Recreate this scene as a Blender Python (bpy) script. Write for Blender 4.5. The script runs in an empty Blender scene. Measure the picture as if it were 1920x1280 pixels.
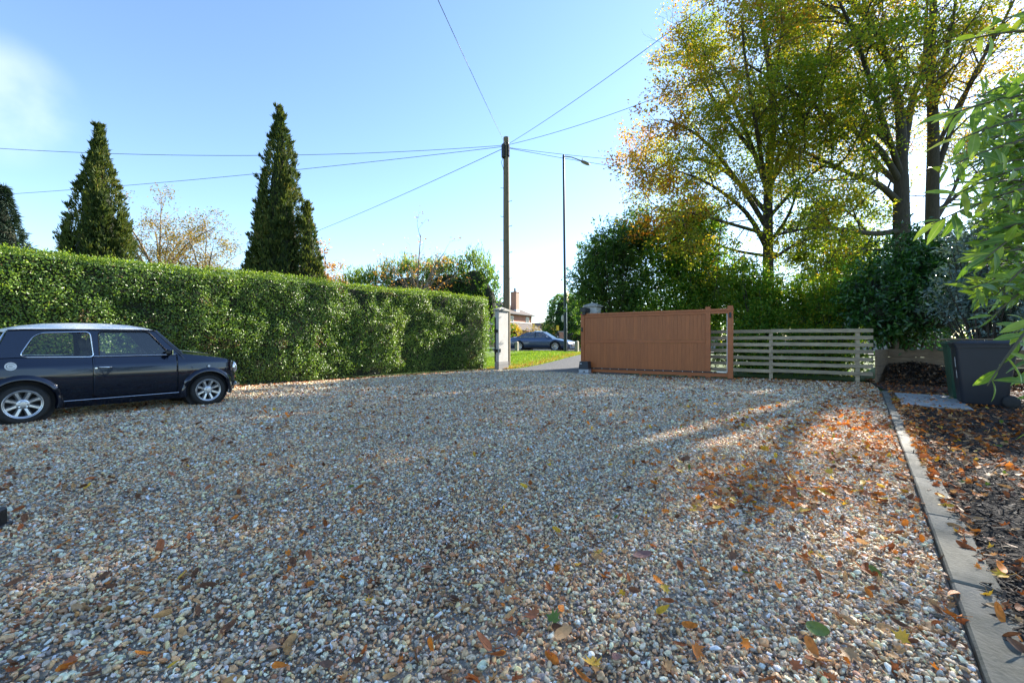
import bpy, bmesh, math, random
import numpy as np
from mathutils import Vector, Matrix, Euler
R = math.radians
SC = bpy.context.scene
COL = SC.collection
rng = np.random.default_rng(11)
random.seed(5)

# ------------------------------------------------------------------ camera, sky, sun, exposure
CAM_H = 1.06
FPX = 800.0                                  # focal length in pixels of the 1920 px wide photograph
cam_d = bpy.data.cameras.new('camera')
cam = bpy.data.objects.new('camera', cam_d); COL.objects.link(cam)
cam_d.sensor_fit = 'HORIZONTAL'; cam_d.sensor_width = 36.0; cam_d.lens = 36.0 * FPX / 1920.0
cam_d.clip_start = 0.05; cam_d.clip_end = 5000
cam.location = (0, 0, CAM_H); cam.rotation_euler = (R(90), 0, 0)
SC.camera = cam

SUN_AZ, SUN_EL = 50.0, 28.0                  # azimuth: degrees to the right of the view axis (+Y)
sun_vec = Vector((math.sin(R(SUN_AZ)) * math.cos(R(SUN_EL)), math.cos(R(SUN_AZ)) * math.cos(R(SUN_EL)), math.sin(R(SUN_EL))))
sun_d = bpy.data.lights.new('sun', 'SUN'); sun_d.energy = 5.0; sun_d.angle = R(0.53); sun_d.color = (1.0, 0.93, 0.82)
sun = bpy.data.objects.new('sun', sun_d); COL.objects.link(sun)
sun.rotation_euler = sun_vec.to_track_quat('Z', 'Y').to_euler(); sun.location = sun_vec * 60

world = bpy.data.worlds.new('World'); SC.world = world; world.use_nodes = True
wn = world.node_tree; wn.nodes.clear()
w_out = wn.nodes.new('ShaderNodeOutputWorld'); w_bg = wn.nodes.new('ShaderNodeBackground')
w_sky = wn.nodes.new('ShaderNodeTexSky'); w_sky.sky_type = 'NISHITA'; w_sky.sun_disc = False
w_sky.sun_elevation = R(SUN_EL); w_sky.sun_rotation = R(SUN_AZ)
w_sky.air_density = 1.0; w_sky.dust_density = 0.15; w_sky.ozone_density = 3.0; w_sky.altitude = 60
w_bg.inputs['Strength'].default_value = 0.096
# thin fair-weather cloud wisps over the whole sky
w_tc = wn.nodes.new('ShaderNodeTexCoord'); w_map = wn.nodes.new('ShaderNodeMapping')
w_map.inputs['Scale'].default_value = (1.5, 1.5, 5.2); w_map.inputs['Location'].default_value = (0.62, 0.35, 0.4)
w_ns = wn.nodes.new('ShaderNodeTexNoise'); w_ns.inputs['Scale'].default_value = 1.7; w_ns.inputs['Detail'].default_value = 7; w_ns.inputs['Roughness'].default_value = 0.55
w_cr = wn.nodes.new('ShaderNodeValToRGB'); w_cr.color_ramp.elements[0].position = 0.68; w_cr.color_ramp.elements[1].position = 0.86
w_cr.color_ramp.elements[1].color = (0.75, 0.75, 0.75, 1)
w_mx = wn.nodes.new('ShaderNodeMix'); w_mx.data_type = 'RGBA'
w_mx.inputs[7].default_value = (7.4, 7.2, 7.1, 1)
L_ = wn.links.new
L_(w_tc.outputs['Generated'], w_map.inputs['Vector']); L_(w_map.outputs['Vector'], w_ns.inputs['Vector'])
cdir = Vector((-955, 800, 450)).normalized()      # one soft cumulus low on the left
w_nv = wn.nodes.new('ShaderNodeVectorMath'); w_nv.operation = 'NORMALIZE'; w_dp = wn.nodes.new('ShaderNodeVectorMath'); w_dp.operation = 'DOT_PRODUCT'; w_dp.inputs[1].default_value = cdir
w_mr = wn.nodes.new('ShaderNodeMapRange'); w_mr.interpolation_type = 'SMOOTHSTEP'; w_mr.inputs[1].default_value = 0.9950; w_mr.inputs[2].default_value = 1.0008
w_n2 = wn.nodes.new('ShaderNodeTexNoise'); w_n2.inputs['Scale'].default_value = 6.5; w_n2.inputs['Detail'].default_value = 5; w_ml = wn.nodes.new('ShaderNodeMath'); w_ml.operation = 'MULTIPLY'; w_ad = wn.nodes.new('ShaderNodeMath'); w_ad.operation = 'ADD'; w_ad.use_clamp = True
w_m3 = wn.nodes.new('ShaderNodeMapRange'); w_m3.inputs[1].default_value = 0.36; w_m3.inputs[2].default_value = 0.68; w_m3.inputs[4].default_value = 0.26
L_(w_tc.outputs['Generated'], w_nv.inputs[0]); L_(w_nv.outputs[0], w_dp.inputs[0]); L_(w_dp.outputs['Value'], w_mr.inputs[0]); L_(w_nv.outputs[0], w_n2.inputs['Vector']); L_(w_n2.outputs['Fac'], w_m3.inputs[0])
L_(w_mr.outputs[0], w_ml.inputs[0]); L_(w_m3.outputs[0], w_ml.inputs[1]); L_(w_ns.outputs['Fac'], w_cr.inputs['Fac']); L_(w_cr.outputs['Color'], w_ad.inputs[0]); L_(w_ml.outputs[0], w_ad.inputs[1]); L_(w_ad.outputs[0], w_mx.inputs[0])
L_(w_sky.outputs['Color'], w_mx.inputs[6]); L_(w_mx.outputs[2], w_bg.inputs['Color']); L_(w_bg.outputs['Background'], w_out.inputs['Surface'])

SC.view_settings.view_transform = 'Standard'; SC.view_settings.look = 'None'
SC.view_settings.gamma = 1.0; SC.view_settings.exposure = 1.9; SC.view_settings.use_curve_mapping = False
SC.render.engine = 'CYCLES'
cy = SC.cycles
cy.use_denoising = True; cy.max_bounces = 8; cy.diffuse_bounces = 4; cy.glossy_bounces = 4
cy.transmission_bounces = 6; cy.transparent_max_bounces = 12; cy.caustics_reflective = False; cy.caustics_refractive = False
cy.sample_clamp_indirect = 8.0

# ------------------------------------------------------------------ coordinates
def at(px, py, Y):
    """point at depth Y seen at pixel (px, py) of the photograph"""
    return Vector(((px - 960) / FPX * Y, Y, CAM_H - (py - 640) / FPX * Y))
def gnd(px, py, z=0.0):
    Y = (CAM_H - z) * FPX / (py - 640)
    return Vector(((px - 960) / FPX * Y, Y, z))
G0 = np.array([2.29, 14.10]); E1 = np.array([0.851, -0.5255]); E2 = np.array([0.5255, 0.851])   # gate line and its outward normal
GATE_ANG = math.atan2(E1[1], E1[0])
def gp(a, b, z=0.0):
    """a metres along the gate line, b metres outwards"""
    p = G0 + E1 * a + E2 * b
    return Vector((p[0], p[1], z))
def sstep(t): t = min(1.0, max(0.0, t)); return t * t * (3 - 2 * t)
def terrain(x, y):
    u = (x - G0[0]) * E2[0] + (y - G0[1]) * E2[1]
    return 0.40 * sstep((u - 1.2) / 8.5)

# ------------------------------------------------------------------ materials
def new_mat(name):
    m = bpy.data.materials.new(name); m.use_nodes = True
    nt = m.node_tree; nt.nodes.clear()
    return m, nt, nt.nodes, nt.links
def ramp(nodes, stops, interp='LINEAR'):
    r = nodes.new('ShaderNodeValToRGB'); cr = r.color_ramp; cr.interpolation = interp
    while len(cr.elements) > 1: cr.elements.remove(cr.elements[-1])
    cr.elements[0].position = stops[0][0]; cr.elements[0].color = (*stops[0][1], 1)
    for p, c in stops[1:]:
        e = cr.elements.new(p); e.color = (*c, 1)
    return r
def surf(name, c1, c2=None, scale=8.0, rough=0.7, bump=0.0, bump_scale=None, metallic=0.0, coat=0.0, detail=5.0, stretch=(1, 1, 1), spec=0.5, c3=None, objvar=0.0):
    m, nt, N, L = new_mat(name)
    out = N.new('ShaderNodeOutputMaterial'); b = N.new('ShaderNodeBsdfPrincipled')
    L.new(b.outputs[0], out.inputs[0])
    b.inputs['Roughness'].default_value = rough; b.inputs['Metallic'].default_value = metallic
    b.inputs['Coat Weight'].default_value = coat; b.inputs['Coat Roughness'].default_value = 0.04
    b.inputs['Specular IOR Level'].default_value = spec
    c2 = c2 or tuple(v * 0.7 for v in c1)
    tc = N.new('ShaderNodeTexCoord'); mp = N.new('ShaderNodeMapping'); mp.inputs['Scale'].default_value = stretch
    L.new(tc.outputs['Object'], mp.inputs['Vector'])
    n = N.new('ShaderNodeTexNoise'); n.inputs['Scale'].default_value = scale; n.inputs['Detail'].default_value = detail; n.inputs['Roughness'].default_value = 0.65
    L.new(mp.outputs[0], n.inputs['Vector'])
    st = [(0.3, c2), (0.7, c1)] if c3 is None else [(0.25, c2), (0.55, c1), (0.78, c3)]
    r = ramp(N, st); L.new(n.outputs['Fac'], r.inputs['Fac']); L.new(r.outputs['Color'], b.inputs['Base Color'])
    if objvar:                                          # every board its own tone and its own stretch of grain
        oi = N.new('ShaderNodeObjectInfo'); mr = N.new('ShaderNodeMapRange'); mr.inputs[3].default_value = 1 - objvar; mr.inputs[4].default_value = 1 + objvar; L.new(oi.outputs['Random'], mr.inputs[0])
        hs = N.new('ShaderNodeHueSaturation'); L.new(mr.outputs[0], hs.inputs['Value']); L.new(r.outputs['Color'], hs.inputs['Color']); L.new(hs.outputs[0], b.inputs['Base Color'])
        ml = N.new('ShaderNodeVectorMath'); ml.operation = 'SCALE'; ml.inputs[0].default_value = (31, 17, 23); L.new(oi.outputs['Random'], ml.inputs['Scale'])
        ad = N.new('ShaderNodeVectorMath'); ad.operation = 'ADD'; L.new(tc.outputs['Object'], ad.inputs[0]); L.new(ml.outputs[0], ad.inputs[1]); L.new(ad.outputs[0], mp.inputs['Vector'])
    if bump:
        n2 = N.new('ShaderNodeTexNoise'); n2.inputs['Scale'].default_value = bump_scale or scale * 4; n2.inputs['Detail'].default_value = 6
        L.new(mp.outputs[0], n2.inputs['Vector'])
        bp = N.new('ShaderNodeBump'); bp.inputs['Strength'].default_value = bump; bp.inputs['Distance'].default_value = 0.02
        L.new(n2.outputs['Fac'], bp.inputs['Height']); L.new(bp.outputs[0], b.inputs['Normal'])
    return m
def leaf_mat(name, stops, source='attr', transl=0.35, rough=0.45, spec=0.4):
    m, nt, N, L = new_mat(name)
    out = N.new('ShaderNodeOutputMaterial'); b = N.new('ShaderNodeBsdfPrincipled')
    b.inputs['Roughness'].default_value = rough; b.inputs['Specular IOR Level'].default_value = spec
    if source == 'attr':
        a = N.new('ShaderNodeAttribute'); a.attribute_name = 'rnd'; fac = a.outputs['Fac']
    elif source == 'object':
        a = N.new('ShaderNodeObjectInfo'); fac = a.outputs['Random']
    else:
        a = N.new('ShaderNodeAttribute'); a.attribute_name = 'rnd'; a.attribute_type = 'INSTANCER'; fac = a.outputs['Fac']
    r = ramp(N, stops); L.new(fac, r.inputs['Fac'])
    tc = N.new('ShaderNodeTexCoord'); n = N.new('ShaderNodeTexNoise'); n.inputs['Scale'].default_value = 14; L.new(tc.outputs['Object'], n.inputs['Vector'])
    hs = N.new('ShaderNodeHueSaturation'); mr = N.new('ShaderNodeMapRange'); mr.inputs[3].default_value = 0.75; mr.inputs[4].default_value = 1.25
    L.new(n.outputs['Fac'], mr.inputs[0]); L.new(mr.outputs[0], hs.inputs['Value']); L.new(r.outputs['Color'], hs.inputs['Color'])
    if source == 'object':                              # pale midrib along the single leaves
        sx = N.new('ShaderNodeSeparateXYZ'); L.new(tc.outputs['Object'], sx.inputs[0]); ab = N.new('ShaderNodeMath'); ab.operation = 'ABSOLUTE'; L.new(sx.outputs['Y'], ab.inputs[0])
        m2 = N.new('ShaderNodeMapRange'); m2.inputs[1].default_value = 0.006; m2.inputs[2].default_value = 0.022; m2.inputs[3].default_value = 0.75; m2.inputs[4].default_value = 0.0; L.new(ab.outputs[0], m2.inputs[0])
        vx = N.new('ShaderNodeMix'); vx.data_type = 'RGBA'; L.new(m2.outputs[0], vx.inputs[0]); L.new(r.outputs['Color'], vx.inputs[6]); vx.inputs[7].default_value = (0.30, 0.36, 0.12, 1); L.new(vx.outputs[2], hs.inputs['Color']); n.inputs['Scale'].default_value = 5
    L.new(hs.outputs['Color'], b.inputs['Base Color'])
    t = N.new('ShaderNodeBsdfTranslucent')
    mu = N.new('ShaderNodeMix'); mu.data_type = 'RGBA'; mu.blend_type = 'MULTIPLY'; mu.inputs[0].default_value = 1.0
    L.new(hs.outputs['Color'], mu.inputs[6]); mu.inputs[7].default_value = (1.95, 1.95, 0.9, 1); L.new(mu.outputs[2], t.inputs['Color'])
    mx = N.new('ShaderNodeMixShader'); mx.inputs[0].default_value = transl
    L.new(b.outputs[0], mx.inputs[1]); L.new(t.outputs[0], mx.inputs[2]); L.new(mx.outputs[0], out.inputs[0])
    return m
def glass_mat(name, tint=(0.75, 0.8, 0.8), refl=1.0, ior=2.4):
    m, nt, N, L = new_mat(name)
    out = N.new('ShaderNodeOutputMaterial'); tr = N.new('ShaderNodeBsdfTransparent'); tr.inputs[0].default_value = (*tint, 1)
    gl = N.new('ShaderNodeBsdfGlossy'); gl.inputs['Roughness'].default_value = 0.01; gl.inputs[0].default_value = (refl, refl, refl, 1)
    fr = N.new('ShaderNodeFresnel'); fr.inputs['IOR'].default_value = ior
    mx = N.new('ShaderNodeMixShader'); L.new(fr.outputs[0], mx.inputs[0]); L.new(tr.outputs[0], mx.inputs[1]); L.new(gl.outputs[0], mx.inputs[2]); L.new(mx.outputs[0], out.inputs[0])
    return m
def brick_mat(name, c1, c2, mortar, scale=1.0):
    m, nt, N, L = new_mat(name)
    out = N.new('ShaderNodeOutputMaterial'); b = N.new('ShaderNodeBsdfPrincipled'); b.inputs['Roughness'].default_value = 0.85
    tc = N.new('ShaderNodeTexCoord'); mp = N.new('ShaderNodeMapping'); mp.inputs['Rotation'].default_value = (R(90), 0, 0)
    L.new(tc.outputs['Object'], mp.inputs['Vector'])
    br = N.new('ShaderNodeTexBrick'); br.inputs['Color1'].default_value = (*c1, 1); br.inputs['Color2'].default_value = (*c2, 1); br.inputs['Mortar'].default_value = (*mortar, 1)
    br.inputs['Scale'].default_value = scale; br.inputs['Brick Width'].default_value = 0.225; br.inputs['Row Height'].default_value = 0.075; br.inputs['Mortar Size'].default_value = 0.008
    L.new(mp.outputs[0], br.inputs['Vector']); L.new(br.outputs['Color'], b.inputs['Base Color']); L.new(b.outputs[0], out.inputs[0])
    return m

M = {}
M['concrete'] = surf('concrete', (0.20, 0.19, 0.155), (0.075, 0.075, 0.052), 4, 0.85, 0.25, 60)
M['slab'] = surf('slab_concrete', (0.36, 0.37, 0.36), (0.24, 0.24, 0.23), 6, 0.8, 0.2, 50)
M['asphalt'] = surf('asphalt', (0.065, 0.065, 0.068), (0.04, 0.04, 0.042), 30, 0.85, 0.4, 160)
M['soil'] = surf('dark_soil', (0.016, 0.011, 0.008), (0.007, 0.005, 0.004), 14, 0.95, 0.8, 40)
M['gravel_base'] = surf('gravel_bed', (0.36, 0.32, 0.265), (0.17, 0.15, 0.12), 70, 0.9, 0.9, 90, c3=(0.34, 0.32, 0.29))
M['lawn'] = surf('lawn_soil', (0.07, 0.12, 0.02), (0.05, 0.08, 0.015), 9, 0.95, 0.5, 60, c3=(0.14, 0.13, 0.03))
M['gate_wood'] = surf('gate_wood', (0.37, 0.108, 0.024), (0.28, 0.076, 0.017), 3.2, 0.5, 0.08, 30, stretch=(14, 14, 0.8), c3=(0.42, 0.130, 0.032), objvar=0.08)
M['gate_frame'] = surf('gate_frame_wood', (0.40, 0.115, 0.026), (0.31, 0.084, 0.019), 6, 0.5, 0.06, 30)
M['fence_wood'] = surf('weathered_fence_wood', (0.47, 0.375, 0.25), (0.23, 0.18, 0.115), 4, 0.85, 0.3, 40, stretch=(1, 1, 6), objvar=0.22)
M['board_wood'] = surf('sleeper_wood', (0.21, 0.145, 0.085), (0.11, 0.072, 0.042), 4, 0.85, 0.3, 40, stretch=(1, 1, 6))
M['render_white'] = surf('white_render', (0.50, 0.49, 0.46), (0.40, 0.39, 0.37), 3, 0.85, 0.15, 90)
M['blue_brick'] = brick_mat('grey_brick', (0.15, 0.15, 0.155), (0.22, 0.215, 0.21), (0.33, 0.32, 0.30))
M['cap_stone'] = surf('cap_stone', (0.36, 0.35, 0.31), (0.22, 0.215, 0.19), 8, 0.85, 0.2, 60)
M['black_plastic'] = surf('black_plastic', (0.012, 0.012, 0.013), (0.008, 0.008, 0.009), 5, 0.45)
M['dark_plastic'] = surf('dark_grey_plastic', (0.022, 0.026, 0.034), (0.015, 0.018, 0.024), 5, 0.5)
M['silver'] = surf('zinc_metal', (0.55, 0.56, 0.57), (0.40, 0.41, 0.42), 12, 0.35, metallic=0.9)
M['alu'] = surf('aluminium_box', (0.50, 0.53, 0.56), (0.38, 0.41, 0.44), 8, 0.45, metallic=0.3)
M['rail'] = surf('dark_steel', (0.055, 0.05, 0.05), (0.028, 0.026, 0.026), 20, 0.5, metallic=0.5)
M['pole_wood'] = surf('pole_wood', (0.20, 0.155, 0.095), (0.115, 0.09, 0.055), 7, 0.85, 0.3, 30, stretch=(6, 6, 0.5))
M['lamp_steel'] = surf('dark_painted_steel', (0.020, 0.036, 0.048), (0.014, 0.026, 0.036), 6, 0.45)
M['lamp_head'] = surf('lamp_head_grey', (0.30, 0.27, 0.23), (0.22, 0.20, 0.17), 6, 0.5)
M['wire'] = surf('cable_black', (0.03, 0.03, 0.032), (0.02, 0.02, 0.02), 3, 0.6)
M['bark'] = surf('tree_bark', (0.075, 0.060, 0.045), (0.032, 0.026, 0.020), 9, 0.9, 0.6, 30, stretch=(3, 3, 0.7))
M['bark_pale'] = surf('pale_bark', (0.26, 0.21, 0.16), (0.14, 0.11, 0.08), 9, 0.9, 0.4, 30)
M['twig'] = surf('green_twig', (0.10, 0.085, 0.035), (0.06, 0.05, 0.02), 9, 0.7)
M['hedge_core'] = surf('light_block_dark', (0.022, 0.028, 0.010), (0.010, 0.012, 0.006), 22, 0.95, 0.8, 30)  # near-black fill for the added cores that block light behind the leaves
M['brick_red'] = brick_mat('red_brick', (0.36, 0.115, 0.065), (0.43, 0.16, 0.09), (0.42, 0.34, 0.27))
M['roof_tile'] = surf('roof_tile', (0.085, 0.062, 0.052), (0.045, 0.034, 0.03), 7, 0.8, 0.5, 14, stretch=(1, 1, 4))
M['white_paint'] = surf('white_paint', (0.78, 0.77, 0.74), (0.66, 0.65, 0.62), 5, 0.5)
M['window_glass'] = surf('far_window_glass', (0.03, 0.035, 0.04), (0.02, 0.022, 0.025), 3, 0.08)
M['bollard_wood'] = surf('bollard_wood', (0.42, 0.38, 0.29), (0.27, 0.24, 0.18), 6, 0.85, 0.2, 30)
M['yellow'] = surf('yellow_paint', (0.75, 0.52, 0.03), (0.62, 0.42, 0.02), 6, 0.5)
M['gold'] = surf('sign_back_metal', (0.55, 0.43, 0.22), (0.42, 0.32, 0.16), 6, 0.4, metallic=0.6)
M['paint_navy'] = surf('navy_car_paint', (0.0055, 0.0125, 0.032), (0.005, 0.011, 0.028), 900, 0.22, coat=1.0, metallic=0.7, spec=0.2)
M['paint_white'] = surf('white_car_paint', (0.86, 0.84, 0.79), (0.84, 0.82, 0.77), 3, 0.45, coat=0.25)
M['paint_blue'] = surf('blue_car_paint', (0.05, 0.085, 0.16), (0.045, 0.078, 0.15), 900, 0.3, coat=1.0, metallic=0.5)
M['chrome'] = surf('chrome', (0.80, 0.80, 0.80), (0.75, 0.75, 0.75), 3, 0.08, metallic=1.0)
M['alloy'] = surf('alloy_silver', (0.62, 0.63, 0.64), (0.55, 0.56, 0.57), 9, 0.32, metallic=0.75)
M['rubber'] = surf('tyre_rubber', (0.022, 0.022, 0.022), (0.014, 0.014, 0.014), 30, 0.8, 0.1, 80)
M['car_inside'] = surf('car_interior', (0.016, 0.016, 0.017), (0.010, 0.010, 0.011), 8, 0.8)
M['seat'] = surf('seat_leather', (0.07, 0.072, 0.075), (0.045, 0.046, 0.05), 8, 0.55)
M['glass'] = glass_mat('car_glass', (0.80, 0.86, 0.86), ior=1.75)
M['clear_glass'] = glass_mat('clear_car_glass', (0.86, 0.90, 0.87), ior=1.5)
M['lens'] = surf('headlamp_lens', (0.62, 0.66, 0.70), (0.55, 0.58, 0.62), 8, 0.05, coat=1.0)
M['amber'] = surf('amber_lens', (0.6, 0.22, 0.02), (0.5, 0.18, 0.02), 8, 0.15, coat=1.0)
M['bin_black'] = surf('bin_charcoal_plastic', (0.011, 0.015, 0.023), (0.008, 0.011, 0.017), 4, 0.5)
M['bin_green'] = surf('bin_green_plastic', (0.020, 0.075, 0.040), (0.014, 0.055, 0.03), 4, 0.5)
M['hill'] = surf('far_hedgerow', (0.05, 0.07, 0.03), (0.035, 0.05, 0.02), 3, 0.9)

# ------------------------------------------------------------------ objects
def tag(o, label=None, cat=None, group=None, kind=None):
    if label: o['label'] = label
    if cat: o['category'] = cat
    if group: o['group'] = group
    if kind: o['kind'] = kind
    return o
def empty(name, loc=(0, 0, 0), rz=0.0):
    o = bpy.data.objects.new(name, None); COL.objects.link(o); o.location = loc; o.rotation_euler = (0, 0, rz); o.empty_display_size = 0.2
    return o
def link(name, me, parent=None):
    o = bpy.data.objects.new(name, me); COL.objects.link(o)
    if parent is not None: o.parent = parent
    return o
class MB:
    """collects shapes for one mesh"""
    def __init__(s): s.v = []; s.f = []
    def add(s, vs, fs):
        k = len(s.v); s.v += [tuple(v) for v in vs]; s.f += [tuple(k + i for i in f) for f in fs]; return s
    def box(s, c, d, rz=0.0, mat=None, bev=0.0):
        x, y, z = d[0] / 2, d[1] / 2, d[2] / 2
        if bev:
            b = min(bev, x * .9, y * .9, z * .9)
            vs = []
            for sx in (-1, 1):
                for sy in (-1, 1):
                    for sz in (-1, 1):
                        vs += [(sx * x, sy * (y - b), sz * (z - b)), (sx * (x - b), sy * y, sz * (z - b)), (sx * (x - b), sy * (y - b), sz * z)]
            bm = bmesh.new(); vv = [bm.verts.new(v) for v in vs]; h = bmesh.ops.convex_hull(bm, input=vv)
            bmesh.ops.dissolve_limit(bm, angle_limit=0.02, verts=bm.verts, edges=bm.edges)
            bm.verts.index_update(); vs = [v.co.copy() for v in bm.verts]; fs = [[v.index for v in f.verts] for f in bm.faces]; bm.free()
        else:
            vs = [(-x, -y, -z), (x, -y, -z), (x, y, -z), (-x, y, -z), (-x, -y, z), (x, -y, z), (x, y, z), (-x, y, z)]
            fs = [(0, 3, 2, 1), (4, 5, 6, 7), (0, 1, 5, 4), (1, 2, 6, 5), (2, 3, 7, 6), (3, 0, 4, 7)]
        T = Matrix.Translation(c) @ (mat if mat is not None else Matrix.Rotation(rz, 4, 'Z'))
        return s.add([T @ Vector(v) for v in vs], fs)
    def tube(s, pts, rad, n=8, closed=False, cap=True):
        pts = [Vector(p) for p in pts]; m = len(pts)
        if not hasattr(rad, '__len__'): rad = [rad] * m
        vs = []; fs = []; ref = None
        for i, p in enumerate(pts):
            if closed: t = pts[(i + 1) % m] - pts[i - 1]
            else: t = pts[min(i + 1, m - 1)] - pts[max(i - 1, 0)]
            if t.length < 1e-9: t = Vector((0, 0, 1))
            t.normalize()
            if ref is None: ref = t.orthogonal().normalized()
            ref = (ref - t * ref.dot(t))
            ref = ref.normalized() if ref.length > 1e-6 else t.orthogonal().normalized()
            b = t.cross(ref)
            for k in range(n):
                a = 2 * math.pi * k / n
                vs.append(p + (ref * math.cos(a) + b * math.sin(a)) * rad[i])
        for i in range(m if closed else m - 1):
            j = (i + 1) % m
            for k in range(n):
                fs.append((i * n + k, i * n + (k + 1) % n, j * n + (k + 1) % n, j * n + k))
        if cap and not closed:
            fs.append(tuple(range(n - 1, -1, -1))); fs.append(tuple((m - 1) * n + k for k in range(n)))
        return s.add(vs, fs)
    def lathe(s, prof, n=24, T=None, closed=False):
        """prof: (r, z) list, turned about Z, then moved by T"""
        T = T or Matrix.Identity(4); m = len(prof); vs = []; fs = []
        for r, z in prof:
            for k in range(n):
                a = 2 * math.pi * k / n; vs.append(T @ Vector((r * math.cos(a), r * math.sin(a), z)))
        for i in range(m if closed else m - 1):
            j = (i + 1) % m
            for k in range(n): fs.append((i * n + k, i * n + (k + 1) % n, j * n + (k + 1) % n, j * n + k))
        if not closed:
            if prof[0][0] > 1e-5: fs.append(tuple(range(n - 1, -1, -1)))
            if prof[-1][0] > 1e-5: fs.append(tuple((m - 1) * n + k for k in range(n)))
        return s.add(vs, fs)
    def grid(s, fn, nu, nv):
        vs = [fn(i / nu, j / nv) for i in range(nu + 1) for j in range(nv + 1)]
        fs = [(i * (nv + 1) + j, (i + 1) * (nv + 1) + j, (i + 1) * (nv + 1) + j + 1, i * (nv + 1) + j + 1) for i in range(nu) for j in range(nv)]
        return s.add(vs, fs)
    def prism(s, poly, d, T=None):
        """poly in XY, extruded along Z by d"""
        T = T or Matrix.Identity(4); n = len(poly)
        vs = [T @ Vector((x, y, 0)) for x, y in poly] + [T @ Vector((x, y, d)) for x, y in poly]
        fs = [tuple(range(n - 1, -1, -1)), tuple(range(n, 2 * n))] + [(i, (i + 1) % n, n + (i + 1) % n, n + i) for i in range(n)]
        return s.add(vs, fs)
    def build(s, name, mat, parent=None, smooth=None, recalc=True):
        me = bpy.data.meshes.new(name); me.from_pydata(s.v, [], s.f)
        bm = bmesh.new(); bm.from_mesh(me)
        if smooth is not None: bmesh.ops.remove_doubles(bm, verts=bm.verts, dist=1e-5)
        if recalc: bmesh.ops.recalc_face_normals(bm, faces=bm.faces)
        if smooth is not None:
            for f in bm.faces: f.smooth = True
            for e in bm.edges:
                if len(e.link_faces) == 2 and e.calc_face_angle(0) > R(smooth): e.smooth = False
        bm.to_mesh(me); bm.free()
        me.materials.append(M[mat] if isinstance(mat, str) else mat)
        return link(name, me, parent)
def unit(a): return a / np.maximum(1e-9, np.linalg.norm(a, axis=-1, keepdims=True))
def rand_dirs(n): return unit(rng.normal(size=(n, 3)))
def leaves(name, P, D, Nn, Ln, Wd, mat, parent=None, rnd=None, fold=0.18):
    """one mesh of folded leaves: base P, direction D, facing Nn, length Ln, width Wd"""
    n = len(P); P = np.asarray(P, float); D = unit(np.asarray(D, float)); S = unit(np.cross(D, Nn)); Nn = np.cross(S, D)
    Ln = np.broadcast_to(np.asarray(Ln, float), (n,))[:, None]; Wd = np.broadcast_to(np.asarray(Wd, float), (n,))[:, None]
    V = np.empty((n, 4, 3))
    V[:, 0] = P; V[:, 1] = P + D * Ln * .45 + S * Wd * .5 + Nn * Wd * fold; V[:, 2] = P + D * Ln - Nn * Ln * .08; V[:, 3] = P + D * Ln * .45 - S * Wd * .5 + Nn * Wd * fold
    idx = np.arange(n)[:, None] * 4
    F = np.concatenate([idx + np.array([0, 1, 2]), idx + np.array([0, 2, 3])], axis=1).reshape(-1)
    me = bpy.data.meshes.new(name)
    me.vertices.add(n * 4); me.vertices.foreach_set('co', V.reshape(-1))
    me.loops.add(len(F)); me.loops.foreach_set('vertex_index', F.astype(np.int32))
    me.polygons.add(n * 2); me.polygons.foreach_set('loop_start', np.arange(0, n * 6, 3, dtype=np.int32))
    try: me.polygons.foreach_set('loop_total', np.full(n * 2, 3, dtype=np.int32))
    except Exception: pass
    me.update(calc_edges=True)
    at_ = me.attributes.new('rnd', 'FLOAT', 'POINT')
    if rnd is None: rnd = rng.random(n)
    at_.data.foreach_set('value', np.repeat(np.clip(rnd, 0, 1), 4).astype(np.float32))
    me.materials.append(mat)
    return link(name, me, parent)
def sheet(name, pts, mat, z=0.0, cell=None):
    """flat polygon on the terrain, offset z"""
    bm = bmesh.new(); vs = [bm.verts.new((p[0], p[1], 0)) for p in pts]; f = bm.faces.new(vs)
    if cell:
        xs = [p[0] for p in pts]; ys = [p[1] for p in pts]
        for ax, lo, hi in ((0, min(xs), max(xs)), (1, min(ys), max(ys))):
            k = lo + cell
            while k < hi:
                co = (k, 0, 0) if ax == 0 else (0, k, 0); no = (1, 0, 0) if ax == 0 else (0, 1, 0)
                bmesh.ops.bisect_plane(bm, geom=bm.verts[:] + bm.edges[:] + bm.faces[:], plane_co=co, plane_no=no); k += cell
    for v in bm.verts: v.co.z = terrain(v.co.x, v.co.y) + z
    bmesh.ops.recalc_face_normals(bm, faces=bm.faces)
    for f in bm.faces:
        if f.normal.z < 0: f.normal_flip()
    me = bpy.data.meshes.new(name); bm.to_mesh(me); bm.free(); me.materials.append(M[mat] if isinstance(mat, str) else mat)
    o = link(name, me); o['kind'] = 'structure'; return o

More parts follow.
